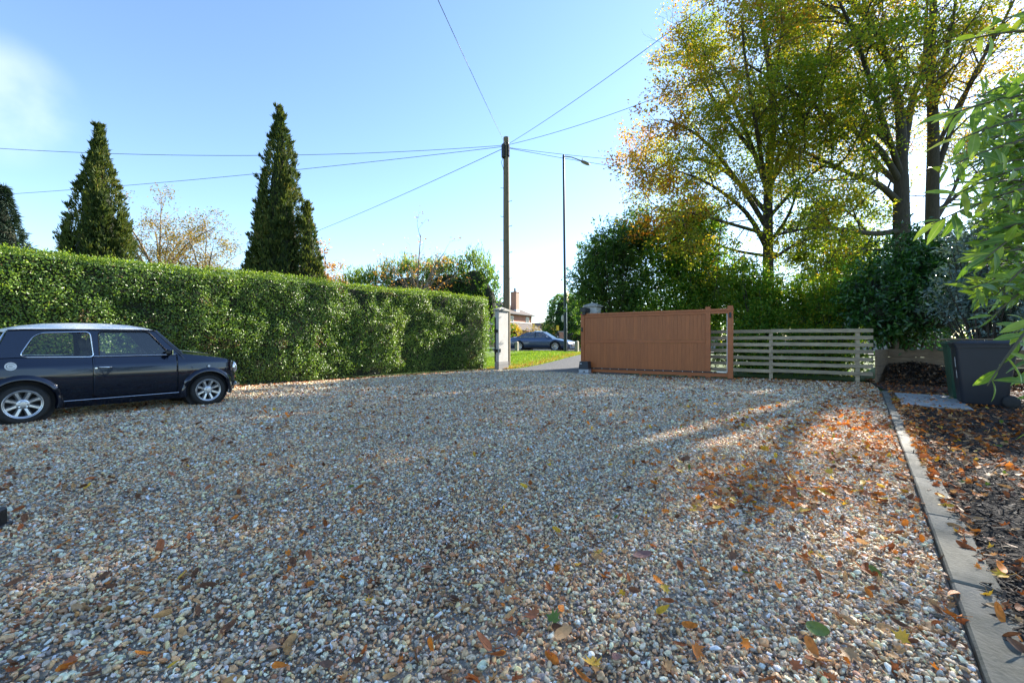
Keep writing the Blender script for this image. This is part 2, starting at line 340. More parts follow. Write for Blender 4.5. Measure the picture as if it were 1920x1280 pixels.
# ------------------------------------------------------------------ setting
HA = np.array([-6.49, 9.98]); HD = unit(np.array([5.69, 6.32])); HN = np.array([HD[1], -HD[0]])      # hedge foot line, its direction, its face normal
KA = np.array([1.48, 1.344]); KD = unit(np.array([6.17, 7.486])); KN = np.array([KD[1], -KD[0]])       # kerb, left edge
def hp(s, off=0.0): p = HA + HD * s + HN * off; return (p[0], p[1])
def kp(s, off=0.0): p = KA + KD * s + KN * off; return (p[0], p[1])
def build_ground():
    lines = list(np.arange(-24, 64.1, 1.0)); ext = [80, 110, 160, 260, 500, 1000, 2500]
    xs = [-v for v in reversed(ext)] + [-60, -42, -32] + lines + ext
    ys = [-v for v in reversed(ext)] + [-60, -42, -32] + lines + ext
    xs = sorted(xs); ys = sorted(ys); m = MB()
    m.grid(lambda i, j: (xs[round(i * (len(xs) - 1))], ys[round(j * (len(ys) - 1))], terrain(xs[round(i * (len(xs) - 1))], ys[round(j * (len(ys) - 1))]) - 0.03), len(xs) - 1, len(ys) - 1)
    tag(m.build('ground', 'lawn', recalc=False), kind='structure')
build_ground()
g4 = lambda a, b: tuple(gp(a, b))[:2]
DRIVE = [hp(-22), hp(8.35), g4(-3.2, 0.12), g4(4.5, 0.12), g4(4.6, 0.75), g4(7.5, 0.75), kp(9.75), kp(-8)]
sheet('gravel_drive', DRIVE, 'gravel_base', 0.0)
BED = [kp(-8, .12), kp(9.75, .12), g4(7.5, 0.75), g4(7.55, 2.0), g4(16, 2.0), g4(16, -12), (8, -8)]
sheet('planting_bed', BED, 'soil', 0.014)
APRON = [g4(-3.1, 0.125), g4(1.3, 0.125), g4(1.6, 11.4), g4(-3.4, 11.4)]
sheet('driveway_apron', APRON, 'asphalt', 0.006, 0.8)
VERGE = [g4(-40, 1.0), g4(-3.1, 0.4), g4(-3.4, 11.4), g4(-40, 11.4)]
sheet('grass_verge', VERGE, 'lawn', 0.002, 1.5)
sheet('grass_verge', [g4(1.3, 1.5), g4(40, 1.5), g4(40, 11.4), g4(1.6, 11.4)], 'lawn', 0.002, 1.5)
sheet('road', [g4(-90, 11.5), g4(90, 11.5), g4(90, 18.4), g4(-90, 18.4)], 'asphalt', -0.02)
sheet('pavement', [g4(-90, 18.55), g4(90, 18.55), g4(90, 20.6), g4(-90, 20.6)], 'slab', 0.05)
# kerb of separate edging stones beside the bed
kerb = empty('kerb', (*kp(0), 0)); tag(kerb, kind='structure')
for i in range(-3, 11):
    s0 = -0.28 + i * 0.915; p = kp(s0 + 0.4555, .078)
    o = MB().box((0, 0, 0), (0.909, 0.152, 0.16), bev=0.008).build('edging_stone', 'concrete')
    o.parent = kerb; o.location = (p[0] - kerb.location.x, p[1] - kerb.location.y, -0.042 + random.uniform(-.003, .003)); o.rotation_euler = (0, 0, math.atan2(KD[1], KD[0]) + random.uniform(-.004, .004))
road_kerb = empty('road_kerb', gp(0, 11.45, 0.4)); tag(road_kerb, kind='structure')
rk_me = None
for i in range(-14, 30):
    for b in (0.0, 7.02):
        if rk_me is None:
            rk = MB().box((0, 0, 0), (0.99, 0.13, 0.2), bev=.01).build('edging_stone', 'concrete', road_kerb); rk_me = rk.data
        else: rk = link('edging_stone', rk_me, road_kerb)
        e = E1 * i + E2 * b; rk.location = (e[0], e[1], 0.0); rk.rotation_euler = (0, 0, GATE_ANG)
# paving slabs beside the bins
for k, (s0, ln, lab) in enumerate(((7.35, 1.02, 'pale grey concrete paving slab lying next to the charcoal bin'), (8.39, .92, 'pale grey concrete paving slab lying in front of the heap of dark soil'))):
    p = kp(s0 + ln / 2, .19 + .40)
    o = MB().box((0, 0, 0), (ln, .80, .06), bev=.008).build('paving_slab', 'slab'); o.location = (p[0], p[1], 0.022 + .004 * k); o.rotation_euler = (0.004, 0, math.atan2(KD[1], KD[0]) + .015 * (k * 2 - 1))
    tag(o, lab, 'paving slab')
# threshold strip that carries the gate rail
c = gp(0.75, 0.02)
o = MB().box((0, 0, 0), (7.7, 0.22, 0.08), bev=.008).build('gate_threshold', 'concrete'); o.location = (c.x, c.y, -0.018); o.rotation_euler = (0, 0, GATE_ANG); tag(o, kind='structure')

# ------------------------------------------------------------------ scattering by geometry nodes (gravel, litter, bark: uncountable)
def scatter(name, P, ROT, SCL, IDX, extra, sources, mat_parent=None):
    me = bpy.data.meshes.new(name); n = len(P)
    me.vertices.add(n); me.vertices.foreach_set('co', np.asarray(P, np.float32).reshape(-1))
    for nm, ty, key, arr in (('rot', 'FLOAT_VECTOR', 'vector', ROT), ('scl', 'FLOAT_VECTOR', 'vector', SCL)):
        a = me.attributes.new(nm, ty, 'POINT'); a.data.foreach_set(key, np.asarray(arr, np.float32).reshape(-1))
    a = me.attributes.new('idx', 'INT', 'POINT'); a.data.foreach_set('value', np.asarray(IDX, np.int32))
    for nm, arr in extra.items():
        if arr.ndim == 2:
            a = me.attributes.new(nm, 'FLOAT_COLOR', 'POINT'); a.data.foreach_set('color', np.concatenate([arr, np.ones((n, 1))], 1).astype(np.float32).reshape(-1))
        else:
            a = me.attributes.new(nm, 'FLOAT', 'POINT'); a.data.foreach_set('value', arr.astype(np.float32))
    o = link(name, me)
    src = bpy.data.collections.new(name + '_shapes')
    for s in sources: src.objects.link(s); COL.objects.unlink(s) if s.name in COL.objects else None
    ng = bpy.data.node_groups.new(name + '_nodes', 'GeometryNodeTree')
    ng.interface.new_socket('Geometry', in_out='INPUT', socket_type='NodeSocketGeometry'); ng.interface.new_socket('Geometry', in_out='OUTPUT', socket_type='NodeSocketGeometry')
    N = ng.nodes; L = ng.links
    gi = N.new('NodeGroupInput'); go = N.new('NodeGroupOutput'); ci = N.new('GeometryNodeCollectionInfo'); ip = N.new('GeometryNodeInstanceOnPoints')
    ci.inputs['Collection'].default_value = src; ci.inputs['Separate Children'].default_value = True; ci.inputs['Reset Children'].default_value = True
    ip.inputs['Pick Instance'].default_value = True
    def na(nm, ty):
        k = N.new('GeometryNodeInputNamedAttribute'); k.data_type = ty; k.inputs['Name'].default_value = nm; return k.outputs['Attribute']
    er = N.new('FunctionNodeEulerToRotation'); L.new(na('rot', 'FLOAT_VECTOR'), er.inputs[0])
    L.new(gi.outputs[0], ip.inputs['Points']); L.new(ci.outputs[0], ip.inputs['Instance']); L.new(na('idx', 'INT'), ip.inputs['Instance Index'])
    L.new(er.outputs[0], ip.inputs['Rotation']); L.new(na('scl', 'FLOAT_VECTOR'), ip.inputs['Scale']); L.new(ip.outputs[0], go.inputs[0])
    md = o.modifiers.new('scatter', 'NODES'); md.node_group = ng
    o['kind'] = 'stuff'
    return o
def inst_col_mat(name, rough=0.6, var=0.35, spec=0.4, nscale=60, transl=0.0):
    m, nt, N, L = new_mat(name)
    out = N.new('ShaderNodeOutputMaterial'); b = N.new('ShaderNodeBsdfPrincipled'); b.inputs['Roughness'].default_value = rough; b.inputs['Specular IOR Level'].default_value = spec
    a = N.new('ShaderNodeAttribute'); a.attribute_name = 'col'; a.attribute_type = 'INSTANCER'
    oi = N.new('ShaderNodeObjectInfo'); tc = N.new('ShaderNodeTexCoord'); ad = N.new('ShaderNodeVectorMath'); ad.operation = 'ADD'
    sc = N.new('ShaderNodeVectorMath'); sc.operation = 'SCALE'; sc.inputs[0].default_value = (13, 7, 5); L.new(oi.outputs['Random'], sc.inputs['Scale'])
    L.new(tc.outputs['Object'], ad.inputs[0]); L.new(sc.outputs[0], ad.inputs[1])
    n = N.new('ShaderNodeTexNoise'); n.inputs['Scale'].default_value = nscale; n.inputs['Detail'].default_value = 4; L.new(ad.outputs[0], n.inputs['Vector'])
    mr = N.new('ShaderNodeMapRange'); mr.inputs[1].default_value = 0.3; mr.inputs[2].default_value = 0.7; mr.inputs[3].default_value = 1 - var; mr.inputs[4].default_value = 1 + var; L.new(n.outputs['Fac'], mr.inputs[0])
    hs = N.new('ShaderNodeHueSaturation'); L.new(mr.outputs[0], hs.inputs['Value']); L.new(a.outputs['Color'], hs.inputs['Color']); L.new(hs.outputs[0], b.inputs['Base Color'])
    if transl:
        t = N.new('ShaderNodeBsdfTranslucent'); L.new(hs.outputs[0], t.inputs['Color']); mx = N.new('ShaderNodeMixShader'); mx.inputs[0].default_value = transl
        L.new(b.outputs[0], mx.inputs[1]); L.new(t.outputs[0], mx.inputs[2]); L.new(mx.outputs[0], out.inputs[0])
    else: L.new(b.outputs[0], out.inputs[0])
    return m
def in_poly(P, poly):
    x, y = P[:, 0], P[:, 1]; ins = np.zeros(len(P), bool); n = len(poly)
    for i in range(n):
        x1, y1 = poly[i]; x2, y2 = poly[(i + 1) % n]
        c = ((y1 > y) != (y2 > y)) & (x < (x2 - x1) * (y - y1) / (y2 - y1 + 1e-12) + x1); ins ^= c
    return ins
def vnoise(P, s, seed=0):
    """smooth value noise of 2-D points, 0..1"""
    r = np.random.default_rng(seed); T = r.random((64, 64)); q = P[:, :2] / s; i = np.floor(q).astype(int); f = q - i; f = f * f * (3 - 2 * f)
    g = lambda a, b: T[(i[:, 0] + a) % 64, (i[:, 1] + b) % 64]
    return (g(0, 0) * (1 - f[:, 0]) + g(1, 0) * f[:, 0]) * (1 - f[:, 1]) + (g(0, 1) * (1 - f[:, 0]) + g(1, 1) * f[:, 0]) * f[:, 1]
def stone_source(i):
    bm = bmesh.new(); bmesh.ops.create_icosphere(bm, subdivisions=2, radius=1.0)
    r = random.Random(i); ax = [Vector((r.gauss(0, 1), r.gauss(0, 1), r.gauss(0, 1))).normalized() for _ in range(9)]; cut = [r.uniform(.36, .80) for _ in ax]
    for v in bm.verts:
        for a, cu in zip(ax, cut):
            d = v.co.dot(a)
            if d > cu: v.co -= a * (d - cu) * .95
    for f in bm.faces: f.smooth = i % 2 != 0
    me = bpy.data.meshes.new('pebble'); bm.to_mesh(me); bm.free(); me.materials.append(M['stone_inst']); return link('pebble', me)
M['stone_inst'] = inst_col_mat('pebble_stone', 0.62, 0.36, 0.28, 1.8)
def build_gravel():
    bands = [(1.05, 2.6, 6200, 1.0), (2.6, 4.6, 4600, 1.04), (4.6, 8.0, 2100, 1.3), (8.0, 16.8, 640, 1.9)]
    Ps = []; Ss = []
    for y0, y1, den, sc in bands:
        x0, x1 = -1.27 * y1 - .5, 1.27 * y1 + .5
        st = 1 / math.sqrt(den); nx = int((x1 - x0) / st); ny = int((y1 - y0) / st)
        gx, gy = np.meshgrid(np.arange(nx), np.arange(ny)); P = np.stack([x0 + (gx.ravel() + rng.random(nx * ny) * 1.0) * st, y0 + (gy.ravel() + rng.random(nx * ny)) * st], 1)
        keep = (np.abs(P[:, 0]) < 1.27 * P[:, 1] + .45); P = P[keep]
        Ps.append(P); Ss.append(np.full(len(P), sc))
    P = np.concatenate(Ps); S = np.concatenate(Ss)
    k = in_poly(P, DRIVE); P = P[k]; S = S[k]
    d_k = (P - KA) @ KN; k = d_k < -0.012; P = P[k]; S = S[k]; n = len(P)
    size = S * np.clip(rng.lognormal(math.log(.0065), .40, n), .0028, .017)
    scl = np.stack([size * rng.uniform(1.0, 1.7, n), size * rng.uniform(.8, 1.2, n), size * rng.uniform(.55, .95, n)], 1)
    rot = np.stack([rng.normal(0, .5, n), rng.normal(0, .5, n), rng.uniform(0, 6.283, n)], 1)
    z = rng.uniform(0.0, .017, n) + .008 * (vnoise(P, .35, 3) - .5) * 2
    pal = np.array([[.68, .64, .58], [.54, .50, .45], [.38, .36, .33], [.24, .235, .23], [.26, .275, .30], [.13, .125, .12], [.48, .37, .25], [.38, .255, .155], [.28, .15, .085], [.42, .27, .20], [.52, .46, .37]])
    w = np.array([.10, .15, .16, .12, .11, .07, .10, .07, .04, .03, .12]); w /= w.sum()
    warm = np.clip(vnoise(P, 2.1, 8) * .7 + vnoise(P, .6, 9) * .3, 0, 1)
    c = pal[rng.choice(len(pal), n, p=w)]
    br = rng.random(n) < (.17 + .30 * np.clip((warm - .45) * 2.2, 0, 1)); c[br] = pal[rng.choice([6, 7, 8, 9], br.sum(), p=[.35, .35, .18, .12])]
    c = c * np.array([1.68, 1.45, 1.15]) * rng.uniform(.60, 1.40, (n, 1)) * (1 + rng.normal(0, .035, (n, 3)))
    scatter('gravel', np.column_stack([P, z]), rot, scl, rng.integers(0, 10, n), {'col': np.clip(c, .04, .80)}, [stone_source(i) for i in range(10)])
    return n
N_STONES = build_gravel()

# ---- fallen leaves: five-lobed and oval, curled
def leaf_shape(kind, seed):
    r = random.Random(seed); ol = []
    if kind == 'lobed':
        for a, q in ((-90, .10), (-62, .42), (-30, .50), (-12, .46), (8, .86), (24, .50), (48, .60), (62, .98), (76, .62), (90, 1.08), (104, .62), (118, .98), (132, .60), (156, .50), (172, .86), (192, .46), (210, .50), (242, .42)):
            q *= r.uniform(.9, 1.08); ol.append((q * math.cos(R(a)), q * math.sin(R(a))))
    else:
        for i in range(14):
            a = i / 14 * 2 * math.pi; ol.append((.44 * math.cos(a) * (1 - .18 * math.sin(a)) * r.uniform(.94, 1.06), math.sin(a)))
    cu = r.uniform(.25, .65); tw = r.uniform(-.5, .5); fx = r.uniform(.1, .5)
    def lift(x, y): return (x, y, cu * x * x + fx * .5 * y * y + tw * x * y + .05 * abs(x))
    m = MB(); n = len(ol); vs = [lift(0, 0)] + [lift(x * .55, y * .55) for x, y in ol] + [lift(x, y) for x, y in ol]
    fs = [(0, 1 + i, 1 + (i + 1) % n) for i in range(n)] + [(1 + i, 1 + n + i, 1 + n + (i + 1) % n, 1 + (i + 1) % n) for i in range(n)]
    m.add(vs, fs)
    m.tube([lift(0, -.05), (0, -.5, .05), (.06, -1.15, .16)], [.03, .022, .018], 3)
    return m
M['litter_inst'] = inst_col_mat('dead_leaf', 0.6, 0.3, 0.3, 2.2, 0.25)
def leaf_sources(nm, k0):
    out = []
    for i in range(8): o = leaf_shape('lobed' if i < 4 else 'oval', k0 + i).build(nm, 'litter_inst', smooth=60, recalc=False); out.append(o)
    return out
LEAFC = {'orange': (.70, .215, .025), 'rust': (.40, .115, .03), 'yellow': (.72, .42, .035), 'tan': (.52, .29, .12), 'brown': (.17, .075, .035), 'green': (.13, .19, .02), 'purple': (.24, .11, .09)}
def litter_field(n, boxfn, wts):
    P = boxfn(n); n = len(P)
    c = np.array([LEAFC[k] for k in wts])[rng.choice(len(wts), n, p=np.array(list(wts.values())) / sum(wts.values()))] * rng.uniform(.65, 1.3, (n, 1))
    return P, c
def gauss_px(px, py, sx, sy, n):
    """points around a pixel of the photograph, spread in metres across and along the view, dropped on the ground"""
    g = gnd(px, py); return np.stack([g.x + rng.normal(0, sx, n), g.y + rng.normal(0, sy, n)], 1)
def build_litter():
    P = []; C = []
    hot = {'orange': .42, 'rust': .18, 'yellow': .14, 'tan': .16, 'brown': .08, 'green': .02}; dull = {'tan': .30, 'brown': .38, 'rust': .22, 'orange': .08, 'yellow': .02}
    def add(pts, w):
        p, c = litter_field(0, lambda _: pts, w); P.append(p); C.append(c)
    for px, py, sx, sy, n in ((1400, 905, .34, .30, 230), (1480, 925, .42, .26, 170), (1350, 955, .16, .14, 60), (1620, 835, .8, .40, 420), (1560, 800, .9, .5, 330), (1660, 880, .5, .4, 110), (1500, 770, 1.2, .7, 210)): add(gauss_px(px, py, sx, sy, n), hot)
    u = rng.random((2600, 2)); add(np.stack([(u[:, 0] - .5) * 2.5 * (1.3 + u[:, 1] * 9), 1.3 + u[:, 1] * 9], 1), dull)
    u = rng.random((420, 2)); add(np.stack([(u[:, 0] - .3) * 2.0 * (1.3 + u[:, 1] * 6), 1.3 + u[:, 1] * 6], 1), hot)
    u = rng.random((620, 2)); q = np.array([hp(-6 + s * 14.3, .05 + abs(o) * .22) for s, o in zip(u[:, 0], rng.normal(size=620))]); add(q, {'rust': .5, 'brown': .35, 'tan': .15})
    u = rng.random((1500, 2)); q = np.array([g4(2.0 + a * 5.4, .7 - abs(b) * 1.1) for a, b in zip(u[:, 0], rng.normal(size=1500))]); add(q, {'tan': .34, 'brown': .36, 'rust': .18, 'orange': .10, 'yellow': .02})
    u = rng.random((700, 2)); q = np.array([kp(a * 9.6, -abs(b) * .45) for a, b in zip(u[:, 0], rng.normal(size=700))]); add(q, {'tan': .26, 'brown': .30, 'rust': .22, 'orange': .2})
    P = np.concatenate(P); C = np.concatenate(C); k = in_poly(P, DRIVE) & (P[:, 1] > 1.15); P = P[k]; C = C[k]; n = len(P)
    s = rng.uniform(.014, .034, n) * (1 + .35 * (P[:, 1] > 5))
    rot = np.stack([rng.normal(0, .5, n), rng.normal(0, .5, n), rng.uniform(0, 6.28, n)], 1)
    scatter('leaf_litter', np.column_stack([P, rng.uniform(.018, .03, n)]), rot, np.stack([s, s, s * rng.uniform(.6, 1.5, n)], 1), rng.integers(0, 8, n), {'col': C}, leaf_sources('litter_leaf', 40))
    # bed: leaves
    P = []; C = []
    u = rng.random((5200, 2)); q = np.array([kp(-1.2 + a * 11, .10 + b * b * 3.0 * (.35 + a)) for a, b in u])
    dens = np.clip(vnoise(q, .8, 21) * 1.25 - .15 + .35 * np.exp(-((q[:, 1] - 4.6) / 1.3) ** 2), 0, 1) * (.35 + .65 * (q[:, 1] > 2.6)); q = q[rng.random(len(q)) < dens]; add(q, {'orange': .26, 'tan': .30, 'rust': .22, 'brown': .16, 'yellow': .05, 'green': .01})
    P = np.concatenate(P); C = np.concatenate(C); n = len(P); s = rng.uniform(.018, .042, n)
    scatter('bed_leaf_litter', np.column_stack([P, rng.uniform(.03, .055, n)]), np.stack([rng.normal(0, .5, n), rng.normal(0, .5, n), rng.uniform(0, 6.28, n)], 1), np.stack([s, s, s], 1), rng.integers(0, 8, n), {'col': C}, leaf_sources('bed_leaf', 60))
    # far end of the bed, around slabs and bins
    P = []; C = []; q = np.array([kp(4.6 + a * 9.2, -2.2 * (a > .62) + .14 + b * 6.0) for a, b in rng.random((10500, 2))]); q = q[in_poly(q, BED)]; add(q, {'brown': .62, 'tan': .16, 'rust': .16, 'orange': .06})
    P = np.concatenate(P); C = np.concatenate(C) * np.array([.8, .75, .7]); n = len(P); s = rng.uniform(.018, .045, n)
    scatter('bed_dead_leaves', np.column_stack([P, rng.uniform(.02, .04, n)]), np.stack([rng.normal(0, .4, n), rng.normal(0, .4, n), rng.uniform(0, 6.28, n)], 1), np.stack([s, s, s], 1), rng.integers(0, 8, n), {'col': C}, leaf_sources('dead_leaf', 140))
    # bed: bark chips
    ch = []
    for i in range(6):
        m = MB(); r = random.Random(i); l = r.uniform(.9, 1.9)
        pts = [(-l, -.25 * r.uniform(.6, 1.3)), (l * r.uniform(.6, 1), -.3 * r.uniform(.5, 1)), (l * 1.1, .05), (l * .7, .3 * r.uniform(.5, 1.1)), (-l * .9, .22)]
        m.prism(pts, .16); ch.append(m.build('chip', inst_col_mat('bark_chip_%d' % i, .75, .3, .3, 3.0)))
    u = rng.random((34000, 2)); q = np.array([kp(-1.6 + a * a * 11.6, .13 + b * 2.6 * (.35 + a)) for a, b in u]); q = np.concatenate([q, np.array([kp(a, .155 - abs(b) * .035) for a, b in zip(rng.uniform(-1.5, 9, 900), rng.normal(size=900))])]); q = q[in_poly(q, BED) | True]; n = len(q)
    pal = np.array([[.020, .015, .012], [.035, .024, .017], [.060, .038, .024], [.11, .068, .04], [.22, .15, .09], [.36, .27, .18]]); c = pal[rng.choice(6, n, p=[.34, .28, .18, .11, .06, .03])] * rng.uniform(.7, 1.3, (n, 1))
    s = rng.uniform(.006, .021, n)
    scatter('bark_mulch', np.column_stack([q, rng.uniform(.012, .045, n)]), np.stack([rng.normal(0, .35, n), rng.normal(0, .35, n), rng.uniform(0, 6.28, n)], 1), np.stack([s, s, s], 1), rng.integers(0, 6, n), {'col': c}, ch)
build_litter()

# ------------------------------------------------------------------ sliding gate
gate = empty('sliding_gate', gp(0, 0, 0), GATE_ANG)
tag(gate, 'brown wooden sliding gate with vertical boards standing open in front of slatted fence', 'gate')
GH0, GH1, GP = 0.055, 1.985, 3.90
def bx(name, x0, x1, y0, y1, z0, z1, mat, parent, bev=.004):
    o = MB().box((0, 0, 0), (x1 - x0, y1 - y0, z1 - z0), bev=bev).build(name, mat, parent); o.location = ((x0 + x1) / 2, (y0 + y1) / 2, (z0 + z1) / 2); return o
for x0, x1, top in ((0, .115, GH1 - .03), (GP - .13, GP, GH1 + .055), (4.33, 4.47, GH1 + .065)): bx('stile', x0, x1, -.045, .045, GH0 - (.02 if x0 > 1 else 0), top, 'gate_frame', gate)
bx('top_rail', -.012, 4.48, -.058, .058, GH1 - .075, GH1 - .012, 'gate_frame', gate); bx('rail', .117, 4.328, -.038, .038, GH1 - .15, GH1 - .077, 'gate_frame', gate)
bx('rail', .117, GP - .132, -.034, .034, 1.02, 1.10, 'gate_frame', gate)
bx('bottom_rail', .117, 4.328, -.038, .038, GH0 + .02, GH0 + .13, 'gate_frame', gate)
nb = 34; bw = (GP - .132 - .117) / nb; bm_cache = {}
for zz0, zz1 in ((GH0 + .132, 1.018), (1.102, GH1 - .152)):
    m0 = MB().box((0, 0, 0), (bw - .0012, .036, zz1 - zz0), bev=.0018)
    me = None
    for i in range(nb):
        if me is None: o = m0.build('board', 'gate_wood', gate); me = o.data
        else: o = link('board', me, gate)
        o.location = (.117 + bw * (i + .5), random.uniform(-.0012, .0012), (zz0 + zz1) / 2)
for a, b in ((.3, .34), (1.9, 1.94), (3.3, 3.36)): bx('foot_block', a, b + .05, -.03, .03, GH0 - .02, GH0 + .02, 'gate_frame', gate)
bx('gear_rack', .30, 4.30, -.062, -.040, .175, .215, 'rail', gate, .003)
for i in range(14): bx('rack_bolt', .45 + i * .27, .475 + i * .27, -.071, -.0625, .184, .206, 'silver', gate, .003)
bx('rubber_edge', 4.312, 4.329, -.03, .03, GH0 + .14, GH1 - .16, 'white_paint', gate)
bx('stop_bracket', 4.06, 4.31, -.075, -.041, .19, .235, 'silver', gate)
bx('latch', 4.37, 4.43, -.066, -.047, 1.71, 1.86, 'black_plastic', gate, .008)
bx('photocell', .02, .075, -.075, -.046, 1.38, 1.52, 'black_plastic', gate, .008)
mo = empty('gate_motor', gp(.24, -.27, 0), GATE_ANG); tag(mo, 'dark grey gate motor with silver base at the foot of the wooden gate', 'gate motor')
bx('base', -.19, .19, -.16, .16, 0.0, .045, 'alu', mo, .01); bx('gearbox', -.165, .165, -.145, .135, .046, .175, 'alu', mo, .02)
m = MB(); m.prism([(-.16, -.135), (.16, -.135), (.16, .13), (-.16, .13)], .0); m = MB()
m.add([(-.165, -.145, .177), (.165, -.145, .177), (.165, .135, .177), (-.165, .135, .177), (-.14, -.115, .42), (.14, -.115, .42), (.14, .12, .42), (-.14, .12, .42)], [(0, 3, 2, 1), (4, 5, 6, 7), (0, 1, 5, 4), (1, 2, 6, 5), (2, 3, 7, 6), (3, 0, 4, 7)])
m.build('cover', 'dark_plastic', mo); m = MB().lathe([(.026, 0), (.026, .012), (0, .014)], 12, Matrix.Translation((.03, -.146, .10)) @ Matrix.Rotation(R(90), 4, 'X')); m.build('release_key', 'black_plastic', mo); bx('badge', -.12, -.06, -.1375, -.1290, .34, .36, 'white_paint', mo, .001)

# ------------------------------------------------------------------ gate pillars
def pillar(loc, rz, label, brackets, hx=.205, hy=.205):
    p = empty('gate_pillar', loc, rz); tag(p, label, 'pillar')
    bx('plinth', -hx - .01, hx + .01, -hy - .01, hy + .01, 0, .30, 'blue_brick', p, .003)
    bx('shaft', -hx, hx, -hy, hy, .301, 2.20, 'render_white', p, .006)
    c = MB(); c.box((0, 0, 2.235), (2 * hx + .09, 2 * hy + .09, .068), bev=.008); ex, ey = hx + .035, hy + .035
    c.add([(-ex, -ey, 2.27), (ex, -ey, 2.27), (ex, ey, 2.27), (-ex, ey, 2.27), (0, 0, 2.36)], [(0, 1, 4), (1, 2, 4), (2, 3, 4), (3, 0, 4)]); c.build('cap', 'cap_stone', p)
    if brackets:
        for z in (1.45, .72): bx('catch_bracket', -hx + .01, hx - .03, -hy - .07, -hy - .001, z - .055, z + .055, 'black_plastic', p)
        bx('channel', -hx + .005, -hx + .045, -hy - .04, -hy - .001, .31, 1.95, 'rail', p); bx('photocell', hx + .001, hx + .03, -hy + .05, -hy + .11, .66, .80, 'black_plastic', p, .008)
    return p
pillar(gp(-3.36, .34), GATE_ANG, 'white rendered gate pillar with grey stone cap at the end of the clipped hedge', True, .085, .33)
pr = pillar(gp(.24, .42), GATE_ANG, 'white rendered gate pillar with grey cap rising behind the wooden gate', False)
bx('guide_bracket', -.20, -.02, -.60, -.206, 2.02, 2.16, 'black_plastic', pr); bx('guide_roller', -.16, -.06, -.54, -.40, 1.93, 2.018, 'black_plastic', pr)

# ------------------------------------------------------------------ slatted fence
FB = .77
fence = empty('slatted_fence', gp(3.2, FB, 0), GATE_ANG); tag(fence, 'weathered timber fence of horizontal slats beside the sliding gate', 'fence')
FL = 4.36
for i in range(7):
    z = .245 + i * .183; x0 = 0.0
    for x1 in (2.15 + (i % 2) * .02, FL):
        o = bx('slat', x0, x1 - .004, -.045, -.018, z - .047, z + .047, 'fence_wood', fence, .004); o.rotation_euler = (random.uniform(-.03, .03), random.uniform(-.009, .009), 0); o.location.z += random.uniform(-.007, .007); x0 = x1
for x in (.12, 2.15, 4.05): bx('post', x - .045, x + .045, -.016, .07, -.05, 1.36, 'fence_wood', fence, .005)
bay = empty('compost_bay', (9.12, 10.72, 0)); tag(bay, 'timber board retaining bay holding dark soil under the laurel shrub', 'retaining wall')
def plank(p, q, z0, z1, th, parent):
    p = Vector(p); q = Vector(q); d = q - p
    o = MB().box((0, 0, 0), (d.length, th, z1 - z0 - .006), bev=.006).build('board', 'board_wood', parent); o.location = (*((p + q) / 2 - Vector(parent.location[:2])), (z0 + z1) / 2); o.rotation_euler = (0, 0, math.atan2(d.y, d.x))
for k in range(4): plank((9.13, 10.70), (10.13, 11.52), .0 + k * .215, .215 + k * .215, .045, bay)
bk = Vector((10.16, 11.55)); be = bk + Vector((E1[0], E1[1])) * 3.4
for k in range(4): plank(bk, be, .0 + k * .215, .215 + k * .215, .045, bay)
for t in (.06, .42, .8): q = bk.lerp(be, t) + Vector((E2[0], E2[1])) * .065; o = MB().box((0, 0, 0), (.08, .075, 1.1), bev=.005).build('post', 'board_wood', bay); o.location = (q.x - 9.12, q.y - 10.72, .50); o.rotation_euler = (0, 0, GATE_ANG)
def heap():
    m = MB(); A = np.array([9.25, 10.62]); B = np.array([10.1, 11.42]); Cc = np.array([be.x - .6, be.y - .15]); Dd = np.array([10.6, 8.9])
    def fn(u, v):
        p = (A * (1 - u) + Dd * u) * (1 - v) + (B * (1 - u) + Cc * u) * v
        h = .02 + .44 * sstep(v * 1.05) * (1 - .25 * u) + .05 * math.sin(u * 17 + v * 5) * v + random.uniform(-.03, .03)
        return (p[0], p[1], max(.017, h * min(1, v * 6 + .2)))
    m.grid(fn, 34, 22); pts = np.array([fn(random.random(), random.random()) for _ in range(8000)]) + np.array([0, 0, .025]); k = len(pts); pal = np.array([[.02, .014, .010], [.05, .033, .02], [.10, .065, .04], [.22, .14, .08], [.36, .13, .04]]); sz = rng.uniform(.018, .046, k)
    scatter('heap_litter', pts, np.stack([rng.normal(0, .5, k), rng.normal(0, .5, k), rng.uniform(0, 6.28, k)], 1), np.stack([sz, sz, sz], 1), rng.integers(0, 8, k), {'col': pal[rng.choice(5, k, p=[.4, .28, .16, .1, .06])]}, leaf_sources('heap_leaf', 120))
    o = m.build('soil_heap', 'soil', smooth=80); tag(o, 'heap of dark soil piled against the timber boards', 'soil heap')
heap()

